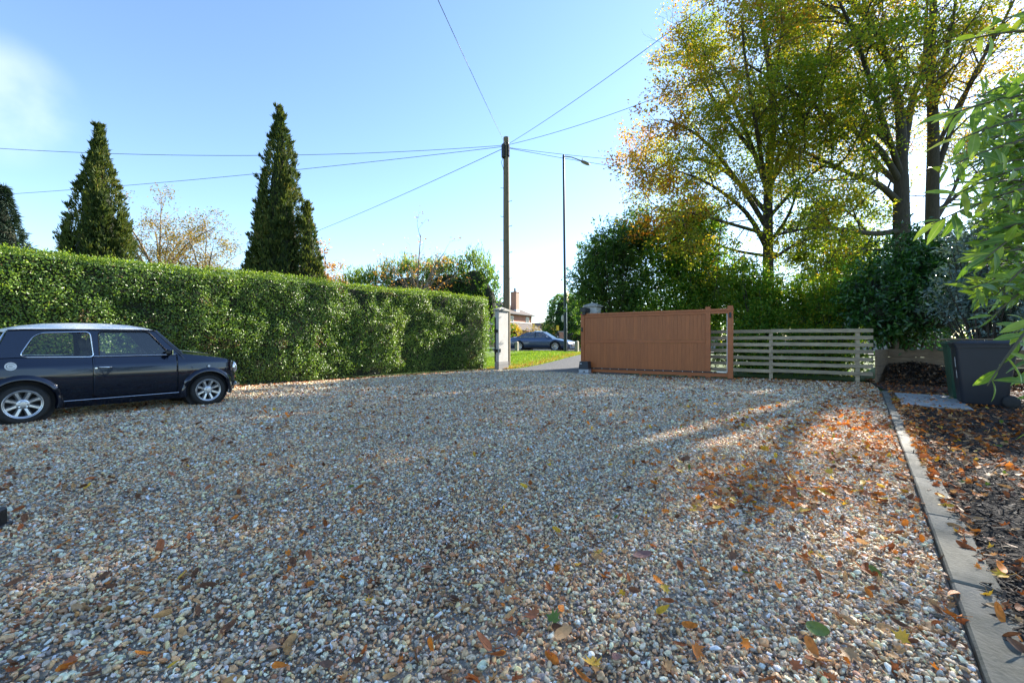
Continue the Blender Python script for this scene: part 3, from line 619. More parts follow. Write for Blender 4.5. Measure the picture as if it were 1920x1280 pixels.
# ------------------------------------------------------------------ wheelie bins
def wheelie_bin(corner, rz, mat, label, marks):
    b = empty('wheelie_bin', corner, rz); tag(b, label, 'bin', 'wheelie bins standing beside the slabs')
    # local: x = depth (front at 0, wheels at .74), y = width 0.58
    def ring(z, x0, x1, hw, r=.05, n=4):
        pts = []
        for cx, cy_, a0 in ((x1 - r, hw - r, 0), (x0 + r, hw - r, 90), (x0 + r, -hw + r, 180), (x1 - r, -hw + r, 270)):
            for k in range(n + 1): a = R(a0 + 90 * k / n); pts.append((cx + r * math.cos(a), cy_ + r * math.sin(a), z))
        return pts
    def loft(rings, name, mt, par, caps=True):
        m = MB(); vs = [p for r_ in rings for p in r_]; n = len(rings[0]); fs = []
        for i in range(len(rings) - 1): fs += [(i * n + k, i * n + (k + 1) % n, (i + 1) * n + (k + 1) % n, (i + 1) * n + k) for k in range(n)]
        if caps: fs += [tuple(range(n - 1, -1, -1)), tuple((len(rings) - 1) * n + k for k in range(n))]
        return m.add(vs, fs).build(name, mt, par, smooth=40)
    loft([ring(.03, .10, .58, .235), ring(.06, .085, .60, .245), ring(.5, .045, .645, .262), ring(.94, .012, .695, .282)], 'body', mat, b)
    loft([ring(.942, -.004, .715, .298), ring(.985, -.008, .72, .30)], 'rim', mat, b)
    lid = loft([ring(.987, -.022, .735, .305), ring(1.012, -.026, .738, .308), ring(1.035, .0, .72, .29, .07), ring(1.058, .08, .62, .22, .09)], 'lid', mat, b)
    MB().tube([(.745, -.26, 1.0), (.79, -.26, 1.02), (.79, .26, 1.02), (.745, .26, 1.0)], .016, 8).build('handle', mat, b, smooth=60)
    for s in (-1, 1): MB().lathe([(.02, -.025), (.085, -.025), (.10, -.012), (.10, .012), (.085, .025), (.02, .025)], 18, Matrix.Translation((.62, s * .27, .10)) @ Matrix.Rotation(R(90), 4, 'X')).build('wheel', 'rubber', b, smooth=50)
    MB().tube([(.62, -.27, .10), (.62, .27, .10)], .011, 8).build('axle', 'rail', b)
    for x in (.2, .36, .5): MB().box((x, 0, 1.06), (.02, .30, .012), bev=.004).build('lid_rib', mat, lid)
    if marks:
        for z0, z1, y in ((.62, .78, -.05), (.44, .57, -.07)):
            o = MB().box((0, 0, 0), (.003, .035, z1 - z0)).build('painted_stroke', 'white_paint', b); o.location = (float(np.interp((z0 + z1) / 2, [.06, .5, .94], [.085, .045, .012])) - .004, y - .08, (z0 + z1) / 2); o.rotation_euler = (0, R(-4.6), 0)
    return b
ang = math.atan2(-KD[0], KD[1])
c0 = Vector((7.24, 6.98)); kd = Vector((KD[0], KD[1]))
p = c0 + kd * .30; wheelie_bin((p.x, p.y, .02), ang, 'bin_black', 'charcoal wheelie bin standing beside the pale paving slabs', True)
p = c0 + kd * .98 - Vector((KN[0], KN[1])) * .02; wheelie_bin((p.x, p.y, .02), ang + .03, 'bin_green', 'dark green wheelie bin partly hidden behind the charcoal bin', False)
o = MB().box((0, 0, 0), (.9, .05, .03), bev=.01).build('wood_offcut', 'board_wood'); q = p + Vector((KN[0], KN[1])) * .33; o.location = (q.x, q.y, 1.075); o.rotation_euler = (0, .0, 2.9); o.location.z = 1.096; tag(o, 'thin strip of dark wood lying on the green bin lid', 'wood strip')

# ------------------------------------------------------------------ telegraph pole and its cables
PY = 18.0; pb = at(950, 640, PY); PT = at(949, 258, PY)
pole = empty('telegraph_pole', (pb.x, pb.y, terrain(pb.x, pb.y))); tag(pole, 'tall brown wooden telegraph pole standing behind the white pillar', 'pole')
lx = PT.x - pb.x; PZ = PT.z - pole.location.z
MB().tube([(0, 0, -.1), (0, 0, 3), (lx * .6, 0, 6), (lx, 0, PZ)], [.158, .148, .132, .115], 16).build('shaft', 'pole_wood', pole, smooth=50)
m = MB(); m.box((lx - .11, -.10, PZ - .62), (.17, .20, .60), bev=.05); m.box((lx + .09, -.05, PZ - .60), (.12, .20, .50), bev=.04); m.build('junction_box', 'black_plastic', pole)
MB().lathe([(.122, 0), (.132, .01), (.132, .05), (.122, .06)], 16, Matrix.Translation((lx, 0, PZ - .30))).build('cable_ring', 'rail', pole)
for i, z in enumerate((7.5, 6.95, 6.3, 5.9, 5.3, 4.8, 4.2, 3.7)):
    s = -1 if i % 2 == 0 else 1; xo = lx * z / PZ
    MB().tube([(xo + s * .10, -.02, z), (xo + s * .23, -.02, z + .01), (xo + s * .235, -.02, z + .05)], .011, 6).build('step_peg', 'rail', pole)
MB().tube([(lx - .12, -.12, PZ - .9), (lx - .2, -.13, PZ - 1.1), (lx - .12, -.14, PZ - 1.35), (lx - .08, -.15, PZ - 1.6)], .010, 5).build('loose_cable', 'wire', pole)
PTW = PT + Vector((0, 0, -.33))
def cable(px, py, Y, over, sag, label, r=.010, start=(0, 0, 0)):
    """cable from the pole head through the point seen at (px, py) at depth Y, running on by the factor over"""
    a = PTW + Vector(start); q = at(px, py, Y); e = a + (q - a) * over; pts = []
    for i in range(25):
        t = i / 24; pts.append(a.lerp(e, t) - Vector((0, 0, sag * 4 * t * (1 - t))))
    tag(MB().tube(pts, r, 5).build('overhead_cable', 'wire', smooth=80), label, 'cable', 'cables fanning out from the telegraph pole')
cable(826, 0, 7.0, 1.6, .10, 'overhead cable running steeply up over the driveway from the pole head', .006)
cable(1310, 0, 9.5, 1.5, .25, 'overhead cable climbing from the pole head past the top of the autumn tree', .008)
cable(1270, 152, 13.5, 1.5, .3, 'overhead cable rising gently from the pole head into the autumn tree', .009)
cable(1180, 292, 20.0, 2.6, .25, 'upper of the two cables running level from the pole towards the autumn tree', .010, (.1, 0, -.1))
cable(1180, 306, 19.0, 2.6, .25, 'lower of the two cables running level from the pole towards the autumn tree', .010, (.1, 0, -.12))
cable(0, 262, 17.0, 1.25, .55, 'overhead cable crossing high behind both tall cypress trees', .010, (-.1, 0, 0))
cable(20, 358, 22.0, 1.25, .25, 'overhead cable crossing lower behind both tall cypress trees', .011, (-.1, 0, -.05))
cable(610, 422, 30.0, 1.6, .2, 'overhead cable dropping from the pole towards the cypress with two crowns', .012, (-.1, 0, -.12))

# ------------------------------------------------------------------ street lamp
LY = 26.0; lb = at(1060, 640, LY); lz = terrain(lb.x, lb.y)
lamp = empty('street_lamp', (lb.x, lb.y, lz)); tag(lamp, 'tall dark steel street lamp column with short arm on the grass verge', 'street lamp')
LT = at(1056, 291, LY).z - lz; lean = -.11; k1 = at(1060, 617, LY).z - lz
MB().tube([(0, 0, -.1), (0, 0, k1)], .105, 14).build('base_section', 'lamp_steel', lamp, smooth=50); MB().lathe([(.105, 0), (.11, .02), (.06, .10)], 14, Matrix.Translation((0, 0, k1))).build('collar', 'lamp_steel', lamp, smooth=50)
MB().tube([(0, 0, k1), (lean, 0, LT)], [.085, .066], 12).build('column', 'lamp_steel', lamp, smooth=50)
MB().tube([(.085, -.03, k1 + .05), (.085 + lean * .2, -.03, k1 + 2.2)], .02, 6).build('sign_pipe', 'silver', lamp)
MB().tube([(lean, 0, LT - .06), (lean + .5, 0, LT - .13), (lean + 1.12, 0, LT - .36)], .034, 8).build('arm', 'lamp_head', lamp)
m = MB(); T = Matrix.Translation((lean + 1.32, 0, LT - .47)) @ Matrix.Rotation(R(24), 4, 'Y') @ Matrix.Diagonal((1, .5, .42, 1))
m.lathe([(.0, -.16), (.26, -.13), (.34, -.02), (.30, .10), (.16, .2), (.0, .24)], 16, T); hd = m.build('lamp_head', 'lamp_head', lamp, smooth=50); MB().lathe([(.03, 0), (.03, .07), (.02, .1)], 8, Matrix.Translation((lean + 1.15, 0, LT - .28))).build('photocell', 'rail', hd)
for z in (3.55, 3.2): m = MB().lathe([(.155, -.012), (.17, -.006), (.17, .006), (.155, .012)], 18, Matrix.Translation((.14, -.02, z)) @ Matrix.Rotation(R(58), 4, 'Z') @ Matrix.Rotation(R(90), 4, 'X')); m.build('round_plate', 'gold', lamp, smooth=40)
m = MB().lathe([(.12, -.008), (.13, 0), (.12, .008)], 18, Matrix.Translation((-.16, -.03, at(0, 597, LY).z - lz)) @ Matrix.Rotation(R(20), 4, 'Z') @ Matrix.Rotation(R(90), 4, 'X') @ Matrix.Diagonal((.85, 1.7, 1, 1))); m.build('oval_plate', 'white_paint', lamp, smooth=40)

# ------------------------------------------------------------------ verge bollards, marker post
for px, Y, h, lab in ((969, 28.0, .62, 'square pale timber bollard on the verge next to the telegraph pole'), (1081.5, 25.5, .66, 'square pale timber bollard on the verge between lamp column and gate')):
    q = at(px, 640, Y); z = terrain(q.x, q.y); b = empty('bollard', (q.x, q.y, z), GATE_ANG); tag(b, lab, 'bollard', 'bollards along the grass verge')
    bx('post', -.10, .10, -.10, .10, -.05, h, 'bollard_wood', b, .01); m = MB().add([(-.092, -.092, h + .001), (.092, -.092, h + .001), (.092, .092, h + .001), (-.092, .092, h + .001), (0, 0, h + .05)], [(0, 1, 4), (1, 2, 4), (2, 3, 4), (3, 0, 4)]); m.build('bevelled_top', 'bollard_wood', b)
q = at(1045.5, 640, 37); mp_ = empty('marker_post', (q.x, q.y, .40)); tag(mp_, 'slim black post with a small yellow plate across the road', 'sign'); bx('post', -.03, .03, -.03, .03, 0, 1.6, 'black_plastic', mp_); bx('yellow_plate', -.11, .11, -.05, -.032, 1.62, 2.05, 'yellow', mp_); bx('box', -.16, .16, -.1, .1, .9, 1.35, 'black_plastic', mp_, .02)

# ------------------------------------------------------------------ houses across the road
def wpt(P0, a, b): return (P0[0] + E1[0] * a + E2[0] * b, P0[1] + E1[1] * a + E2[1] * b)
def house_far():
    Z0 = .38; h = empty('brick_house', (-.75, 56.8, Z0), GATE_ANG); tag(h, 'red brick house with dark hipped roof and tall chimney across the road', 'house')
    EZ = 4.42                                   # local frame: x = -10..0 (to the left), y = 0..7 (away)
    bx('wall', -10, 0, 0, 7.0, 0, EZ, 'brick_red', h, .002)
    o_, rz = .38, 6.55; a = [(-10 - o_, -o_), (o_, -o_), (o_, 7 + o_), (-10 - o_, 7 + o_)]
    v = [(x, y, EZ - .05) for x, y in a] + [(x, y, EZ + .06) for x, y in a] + [(-7.0, 3.5, rz), (-3.4, 3.5, rz)]
    rf = MB().add(v, [(0, 3, 2, 1), (0, 1, 5, 4), (1, 2, 6, 5), (2, 3, 7, 6), (3, 0, 4, 7), (4, 5, 9, 8), (5, 6, 9), (6, 7, 8, 9), (7, 4, 8)]).build('roof', 'roof_tile', h)
    bx('gutter', o_ + .005, o_ + .11, -o_ - .1, 7 + o_ + .1, EZ - .06, EZ + .04, 'black_plastic', rf)
    ch = bx('chimney', -1.25, -.35, 3.1, 3.95, EZ + .2, 7.55, 'brick_red', h); m = MB().box((-.8, 3.52, 7.60), (1.0, .95, .12), bev=.02); m.build('chimney_cap', 'brick_red', h)
    MB().lathe([(.13, 0), (.15, .05), (.11, .5), (.13, .55)], 12, Matrix.Translation((-.8, 3.5, 7.66))).build('chimney_pot', 'rail', h, smooth=50); bx('flashing', -1.30, -.30, 3.06, 3.99, EZ + .35, EZ + .72, 'white_paint', h)
    for y, z0, z1, w in ((5.6, 3.05, 4.15, .9), (1.2, 3.05, 4.15, 1.1), (3.6, .9, 2.1, 1.3)):
        f = bx('window', .002, .06, y - w / 2, y + w / 2, z0, z1, 'white_paint', h); bx('pane', .062, .07, y - w / 2 + .08, y - .03, z0 + .08, z1 - .08, 'window_glass', h); bx('pane', .062, .07, y + .03, y + w / 2 - .08, z0 + .08, z1 - .08, 'window_glass', h)
    for x in (-8.2, -5.2, -2.2):
        for z0 in (.9, 3.0): bx('window', x - .6, x + .6, -.06, -.002, z0, z0 + 1.2, 'white_paint', h); bx('pane', x - .52, x + .52, -.07, -.062, z0 + .08, z0 + 1.12, 'window_glass', h)
    # lean-to porch on the sunny side
    m = MB().add([(.003, .6, 3.25), (.003, 6.6, 3.25), (2.1, 6.9, 2.25), (2.1, .3, 2.25), (.003, .6, 3.13), (.003, 6.6, 3.13), (2.1, 6.9, 2.13), (2.1, .3, 2.13)], [(0, 1, 2, 3), (7, 6, 5, 4), (0, 3, 7, 4), (1, 5, 6, 2), (3, 2, 6, 7), (0, 4, 5, 1)]); m.build('porch_roof', 'roof_tile', h)
    bx('porch_fascia', .004, .14, .55, 6.65, 3.26, 3.36, 'white_paint', h); bx('porch_wall', .003, 1.75, .7, 6.5, 0, 2.1, 'brick_red', h); bx('porch_door', 1.752, 1.80, 2.6, 3.6, .02, 2.0, 'black_plastic', h); bx('downpipe', .02, .10, 6.75, 6.83, .0, EZ - .1, 'white_paint', h)
house_far()
def house_gable():
    q = at(1027, 640, 74); h = empty('gabled_house', (q.x, q.y, .38), GATE_ANG); tag(h, 'distant house with brown roof and small brick gable behind the garden fence', 'house')
    bx('wall', -5.5, 0, 0, 5.5, 0, 2.6, 'brick_red', h)
    v = [(-5.8, -.3, 2.55), (.25, -.3, 2.55), (.25, 5.8, 2.55), (-5.8, 5.8, 2.55), (-5.8, 2.75, 4.1), (.25, 2.75, 4.1)]
    MB().add(v, [(0, 1, 5, 4), (2, 3, 4, 5), (0, 4, 3), (1, 2, 5), (0, 3, 2, 1)]).build('roof', 'roof_tile', h)
    MB().add([(.255, .4, 2.62), (.255, 5.1, 2.62), (.255, 2.75, 3.85), (.29, .4, 2.62), (.29, 5.1, 2.62), (.29, 2.75, 3.85)], [(0, 2, 1), (3, 4, 5), (0, 1, 4, 3), (1, 2, 5, 4), (2, 0, 3, 5)]).build('gable', 'brick_red', h)
    for y in (1.4, 3.6): bx('window', .002, .05, y - .5, y + .5, .9, 2.0, 'white_paint', h); bx('pane', .052, .06, y - .42, y + .42, .98, 1.92, 'window_glass', h)
    a = empty('television_aerial', (-2.0, 2.75, 4.1)); a.parent = h; bpy.data.objects.remove(a); MB().tube([(-3.0, 2.75, 4.0), (-3.0, 2.75, 6.2)], .03, 5).tube([(-3.6, 2.75, 6.0), (-2.3, 2.75, 6.05)], .02, 5).tube([(-3.3, 2.4, 6.02), (-3.3, 3.1, 6.02)], .015, 4).tube([(-2.7, 2.4, 6.04), (-2.7, 3.1, 6.04)], .015, 4).build('television_aerial', 'silver', h)
house_gable()
def far_wall():
    q = wpt((0, 0), 0, 0); s = gp(-7, 21.2, .4); w = empty('garden_wall', (s.x, s.y, .38), GATE_ANG); tag(w, 'low grey stone garden wall along the far pavement', 'wall')
    for i in range(12): bx('wall_panel', i * 2.0, i * 2.0 + 1.99, -.11, .11, 0, .72, 'slab', w); bx('coping', i * 2.0 - .002, i * 2.0 + 1.992, -.14, .14, .722, .79, 'cap_stone', w)
far_wall()
q = at(1055, 640, 40); gp_ = empty('brick_pier', (q.x, q.y, .38), GATE_ANG); tag(gp_, 'red brick gate pier behind the street lamp column', 'pier'); bx('shaft', -.28, .28, -.28, .28, 0, 1.55, 'brick_red', gp_); bx('cap', -.34, .34, -.34, .34, 1.552, 1.64, 'cap_stone', gp_)
def far_fence():
    q = at(1032, 640, 41); f = empty('panel_fence', (q.x, q.y, .38)); tag(f, 'pale upright boarded fence beyond the parked car', 'fence')
    for i in range(14): bx('board', i * .085 * 1.0, i * .085 + .08, -.015, .015, .05, 1.15, 'white_paint', f, .003)
    for z in (.3, .9): bx('rail', -.01, 1.2, .017, .05, z, z + .07, 'fence_wood', f)
far_fence()
q = at(1044.5, 640, 44); gl = empty('garden_lantern', (q.x, q.y, .38)); tag(gl, 'small black lantern on a post in the garden across the road', 'lantern'); MB().tube([(0, 0, 0), (0, 0, 3.2)], .05, 8).build('post', 'black_plastic', gl); MB().lathe([(.10, 3.2), (.2, 3.6), (.26, 3.62), (.05, 3.95), (.02, 4.05)], 8).build('lamp', 'black_plastic', gl)

# ------------------------------------------------------------------ cars
def lerp_tab(tab):
    xs = [a for a, _ in tab]; ys = [b for _, b in tab]
    return lambda x: float(np.interp(x, xs, ys))
def rounded(poly, radii, n=6):
    """round the corners of a 2-D polygon"""
    out = []; m = len(poly)
    for i in range(m):
        p = Vector(poly[i]); a = Vector(poly[i - 1]); b = Vector(poly[(i + 1) % m]); r = radii[i] if hasattr(radii, '__len__') else radii
        u = (a - p).normalized(); w = (b - p).normalized(); d = min(r, (a - p).length * .45, (b - p).length * .45)
        s = p + u * d; e = p + w * d
        for k in range(n + 1): t = k / n; out.append(s * (1 - t) ** 2 + p * 2 * t * (1 - t) + e * t * t)
    return out
def fill(loops, fn, name, mat, parent, thick=0.0):
    """triangulated 2-D area (first loop outer, the rest holes) mapped to 3-D by fn"""
    bm = bmesh.new(); E = []
    for lp in loops:
        vs = [bm.verts.new((p[0], p[1], 0)) for p in lp]
        for i in range(len(vs)): E.append(bm.edges.new((vs[i - 1], vs[i])))
    bmesh.ops.triangle_fill(bm, use_beauty=True, use_dissolve=False, edges=E)
    for v in bm.verts: v.co = Vector(fn(v.co.x, v.co.y))
    bmesh.ops.recalc_face_normals(bm, faces=bm.faces)
    me = bpy.data.meshes.new(name); bm.to_mesh(me); bm.free(); me.materials.append(M[mat] if isinstance(mat, str) else mat)
    o = link(name, me, parent)
    if thick: md = o.modifiers.new('thickness', 'SOLIDIFY'); md.thickness = thick; md.offset = 0
    return o
def wheel(car, x, y, side, r, rim_r, width, spokes, style):
    w = empty('wheel', (x, y, r)); w.parent = car; w.rotation_euler = (R(90) * side, random.uniform(0, 1) if style else .2, 0)
    if True: w.rotation_euler = (R(90 if side < 0 else -90), 0, 0)          # local +z now points outwards
    hw = width / 2
    MB().lathe([(rim_r - .012, -hw), (rim_r + .02, -hw), (r - .022, -hw + .004), (r - .004, -hw + .022), (r, -hw + .04), (r, hw - .04), (r - .004, hw - .022), (r - .022, hw - .004), (rim_r + .02, hw), (rim_r - .012, hw - .006)], 40, closed=True).build('tyre', 'rubber', w, smooth=35)
    rim = MB(); rim.lathe([(rim_r - .014, -hw), (rim_r - .014, hw - .03), (rim_r - .022, hw - .012), (rim_r, hw - .001), (rim_r + .004, hw - .004), (rim_r + .002, -hw)], 40, closed=True)
    for k in range(spokes):
        a = 2 * math.pi * (k + .5) / spokes; T = Matrix.Rotation(a, 4, 'Z')
        ws, we = rim_r * .165, rim_r * .20; z0 = hw - .022; vs = []
        for rr, wd, zt, zb in ((.045, ws, z0 - .006, z0 - .05), (rim_r * .6, ws * .92, z0 + .006, z0 - .04), (rim_r - .012, we, z0 + .010, z0 - .03)):
            vs += [T @ Vector((rr, -wd, zb)), T @ Vector((rr, -wd * .45, zt)), T @ Vector((rr, wd * .45, zt)), T @ Vector((rr, wd, zb))]
        rim.add(vs, [(0, 1, 5, 4), (1, 2, 6, 5), (2, 3, 7, 6), (4, 5, 9, 8), (5, 6, 10, 9), (6, 7, 11, 10), (3, 0, 4, 7), (7, 4, 8, 11)])
    rim.build('rim', 'alloy', w, smooth=35)
    MB().lathe([(.062, hw - .07), (.060, hw - .022), (.036, hw - .012), (.034, hw - .004), (.0, hw - .001)], 20).build('hub', 'alloy', w, smooth=35)
    for k in range(4): a = math.pi / 2 * k + .78; MB().lathe([(.010, hw - .03), (.010, hw - .010), (0, hw - .008)], 6, Matrix.Translation((.047 * math.cos(a), .047 * math.sin(a), 0))).build('wheel_nut', 'chrome', w)
    MB().lathe([(.0, -hw + .045), (rim_r - .016, -hw + .045)], 24).build('brake_disc', 'rail', w)
    return w
def mini():
    dv = Vector((0.58842, 0.80856)); nv = Vector((-dv.y, dv.x)); mid = (Vector((-6.2717, 5.4359)) + Vector((-5.0417, 7.1261))) / 2 + nv * .69
    car = empty('parked_car', (mid.x, mid.y, .006), math.atan2(dv.y, dv.x)); tag(car, 'small dark navy two-door car with white roof parked on gravel beside hedge', 'car')
    WX, WR = 1.018, .25
    Wz = lerp_tab([(.12, .640), (.20, .668), (.30, .690), (.45, .703), (.60, .704), (.712, .694), (.78, .672), (.846, .652), (.90, .63)])
    def Px(x):
        if x > .8: t = (x - .8) / .66; return 1 - .07 * t ** 2 - .13 * max(0, (t - .72) / .28) ** 2.2
        if x < -.85: t = (-.85 - x) / .65; return 1 - .06 * t ** 2 - .22 * max(0, (t - .6) / .4) ** 2.2
        return 1.0
    def half(x, z): return Wz(z) * Px(x)
    def arch(x, base, Ra=.315):
        for c in (WX, -WX):
            if abs(x - c) < Ra: return max(base, WR + math.sqrt(Ra * Ra - (x - c) ** 2))
        return base
    ztop = lerp_tab([(-1.50, .66), (-1.47, .72), (-1.40, .79), (-1.28, .842), (-1.1, .846), (.62, .848), (.70, .853), (.9, .828), (1.15, .79), (1.3, .758), (1.40, .722), (1.46, .672)])
    def patch(m, x0, x1, zb, zt, side, inset=0.0, nx=None):
        nx = nx or max(2, int((x1 - x0) / .022)); xs = [x0 + (x1 - x0) * i / nx for i in range(nx + 1)]; rows = 16; vs = []
        for x in xs:
            b, t = zb(x), zt(x); t = max(t, b + .012); cr = min(.712, t - (t - b) * .12); cr = max(cr, b + (t - b) * .3)
            zs = [b + (cr - b) * k / 10 for k in range(11)] + [cr + (t - cr) * k / 6 for k in range(1, 7)]
            for z in zs: vs.append((x, side * (half(x, z) - inset), z))
        n = 17; m.add(vs, [(i * n + k, (i + 1) * n + k, (i + 1) * n + k + 1, i * n + k + 1) for i in range(nx) for k in range(n - 1)])
    DX0, DX1 = -.365, .600
    sill = lambda x: arch(x, .225)
    for sd in (-1, 1):
        m = MB(); patch(m, DX1 + .008, 1.46, sill, ztop, sd); m.build('front_wing', 'paint_navy', car, smooth=28)
        m = MB(); patch(m, -1.50, DX0 - .008, sill, ztop, sd); m.build('rear_quarter', 'paint_navy', car, smooth=28)
        m = MB(); patch(m, DX0, DX1, lambda x: .252 + .03 * max(0, 1 - (x - DX0) / .05) ** 2, ztop, sd); door = m.build('door', 'paint_navy', car, smooth=28); md = door.modifiers.new('thickness', 'SOLIDIFY'); md.thickness = .012; md.offset = -1
        m = MB(); patch(m, -.70, .70, lambda x: .155, lambda x: .246, sd, .012); m.build('sill', 'paint_navy', car, smooth=28)
        m = MB(); patch(m, -.66, .66, lambda x: .17, lambda x: .84, sd, .03); m.build('inner_panel', 'car_inside', car, smooth=28)
        MB().tube([(x, sd * (half(x, .247) + .001), .247) for x in (-.70, -.3, .1, .62)], .004, 5).build('sill_seam', 'chrome', car)
        hx = -.24; yy = half(hx, .683)
        MB().tube([(hx - .07, sd * (yy + .004), .690), (hx - .06, sd * (yy + .028), .690), (hx, sd * (yy + .034), .688), (hx + .055, sd * (yy + .028), .686), (hx + .065, sd * (yy + .004), .686)], [.010, .011, .012, .011, .010], 8).build('door_handle', 'chrome', door, smooth=50)
        MB().lathe([(.014, 0), (.014, .008), (0, .010)], 10, Matrix.Translation((hx - .10, sd * (yy + .001), .675)) @ Matrix.Rotation(R(-90 * sd), 4, 'X')).build('lock', 'chrome', door)
        # wheel arch flares
        for cx in (WX, -WX):
            prof = [(.292, .60), (.298, .722), (.312, .738), (.334, .738), (.352, .726), (.372, .702), (.392, .678)]; fl = MB(); na = 30; vs = []
            for i in range(na + 1):
                a = R(-14 + 208 * i / na)
                for r_, y_ in prof: vs.append((cx + r_ * math.cos(a), sd * y_ * (1 - .04 * (abs(math.cos(a)) > .93)) * (Px(cx + r_ * math.cos(a)) * .5 + .5), WR + r_ * math.sin(a)))
            k = len(prof); fl.add(vs, [(i * k + j, i * k + j + 1, (i + 1) * k + j + 1, (i + 1) * k + j) for i in range(na) for j in range(k - 1)]); fl.build('wheel_arch', 'paint_navy', car, smooth=40)
            m = MB(); m.lathe([(.30, -.34), (.31, .0)], 30, Matrix.Translation((cx, sd * .62, WR)) @ Matrix.Rotation(R(-90 * sd), 4, 'X')); m.build('wheel_well', 'car_inside', car, recalc=False)
            wheel(car, cx, sd * .625, -1 if sd < 0 else 1, WR, .178, .165, 8, 0)
        # greenhouse side: planar panel with two openings
        def gs(x, z, off=0.0): return (x, sd * (.652 + (z - .846) / (1.212 - .846) * (.572 - .652) + off), z)
        outer = rounded([(-1.27, .842), (-1.135, 1.195), (-1.08, 1.212), (.325, 1.222), (.64, .846)], [.02, .03, .05, .02, .02], 3)
        dwin = rounded([(-.300, .848), (-.300, 1.194), (.262, 1.203), (.515, .853)], [.02, .05, .05, .03]); qwin = rounded([(-1.052, .852), (-.902, 1.165), (-.385, 1.190), (-.358, .838)][::1], [.075, .10, .06, .05])
        fill([outer, dwin, qwin], lambda x, z: gs(x, z), 'window_surround', 'paint_navy', car, .012)
        fill([dwin], lambda x, z: gs(x, z, -.012), 'door_window', 'glass', car); fill([qwin], lambda x, z: gs(x, z, -.010), 'quarter_window', 'clear_glass', car)
        MB().tube([gs(p[0], p[1], .006) for p in qwin], .0085, 6, closed=True).build('window_trim', 'chrome', car, smooth=60); MB().tube([gs(p[0], p[1], .004) for p in dwin], .007, 6, closed=True).build('window_trim', 'black_plastic', car, smooth=60)
        MB().tube([(-.36, sd * .660, .842), (.58, sd * .660, .846)], .008, 6).build('waist_trim', 'chrome', car); MB().tube([gs(x, z, .012) for x, z in ((-1.14, 1.196), (-1.0, 1.206), (-.4, 1.218), (.2, 1.224), (.34, 1.216))], .011, 6).build('drip_rail', 'black_plastic', car, smooth=60)
        MB().tube([gs(.345, 1.215, .010), gs(.64, .85, .014), (.70, sd * .668, .76), (.80, sd * .700, .62)], .009, 6).build('body_seam', 'paint_navy', car, smooth=60)
        # mirror
        mi = MB(); mi.box((.47, sd * .745, .885), (.075, .13, .085), bev=.03); mi.tube([(.50, sd * .66, .86), (.48, sd * .72, .875)], .018, 6); mr_ = mi.build('door_mirror', 'black_plastic', car); MB().box((.510, sd * .746, .886), (.012, .118, .078), bev=.004).build('mirror_shell', 'chrome', mr_)
        MB().lathe([(.0, .0), (.022, .0), (.018, .012), (0, .014)], 10, Matrix.Translation((1.02, sd * .712, .645)) @ Matrix.Rotation(R(-90 * sd), 4, 'X')).build('side_repeater', 'lens', car, smooth=40)
        # headlamp, front lamp
        T = Matrix.Translation((1.425, sd * .50, .60)) @ Matrix.Rotation(R(90), 4, 'Y'); MB().lathe([(.112, -.03), (.112, .025), (.100, .045), (.092, .045)], 26, T).build('headlight_ring', 'chrome', car, smooth=40); MB().lathe([(.098, .035), (.085, .060), (.05, .078), (0, .085)], 26, T).build('headlight', 'lens', car, smooth=60)
        T = Matrix.Translation((1.45, sd * .52, .44)) @ Matrix.Rotation(R(90), 4, 'Y'); MB().lathe([(.045, -.02), (.045, .02), (.02, .03), (0, .032)], 16, T).build('front_indicator', 'amber', car, smooth=40)
        MB().box((-1.475, sd * .52, .60), (.06, .10, .24), bev=.025).build('tail_light', 'amber', car)
        # seats
        for sx in (.05,):
            s = MB(); s.box((sx - .02, sd * .29, .42), (.46, .44, .16), bev=.05); s.box((sx - .27, sd * .29, .68), (.13, .44, .50), bev=.05, mat=Matrix.Rotation(R(-14), 4, 'Y')); s.build('front_seat', 'seat', car); MB().lathe([(0, -.05), (.075, -.045), (.10, -.02), (.10, .02), (.075, .045), (0, .05)], 18, Matrix.Translation((sx - .36, sd * .29, 1.00)) @ Matrix.Rotation(R(76), 4, 'Y')).tube([(sx - .345, sd * .25, .85), (sx - .355, sd * .25, .98)], .008, 5).tube([(sx - .345, sd * .33, .85), (sx - .355, sd * .33, .98)], .008, 5).build('headrest', 'seat', car, smooth=50)
    m = MB(); m.box((-.86, 0, .44), (.44, 1.1, .18), bev=.05); m.box((-1.08, 0, .68), (.14, 1.1, .46), bev=.05, mat=Matrix.Rotation(R(-16), 4, 'Y')); m.build('rear_seat', 'seat', car)
    MB().box((-.1, 0, .20), (1.45, 1.2, .05)).build('floor_pan', 'car_inside', car); MB().box((.50, 0, .76), (.16, 1.18, .14), bev=.04).build('dashboard', 'car_inside', car); MB().box((-1.18, 0, .80), (.25, 1.1, .04)).build('parcel_shelf', 'car_inside', car)
    T = Matrix.Translation((.30, -.29, .80)) @ Matrix.Rotation(R(62), 4, 'Y'); m = MB(); m.tube([T @ Vector((.175 * math.cos(a * .2618), .175 * math.sin(a * .2618), 0)) for a in range(24)], .013, 6, closed=True)
    for a in (0, 2.1, 4.2): m.tube([T @ Vector((0, 0, 0)), T @ Vector((.17 * math.cos(a), .17 * math.sin(a), 0))], .011, 5)
    m.build('steering_wheel', 'black_plastic', car, smooth=60)
    # bonnet with front panel, rear panel, roof, screens
    def bonnet(u, v):
        x = .66 + (1.462 - .66) * u; t = 2 * v - 1; w = half(x, ztop(x)); return (x + .030 * (1 - t * t) * u, t * w, ztop(x) + (.052 * (1 - u ** 3) + .012) * (1 - abs(t) ** 2.4))
    MB().grid(bonnet, 26, 20).build('bonnet', 'paint_navy', car, smooth=40)
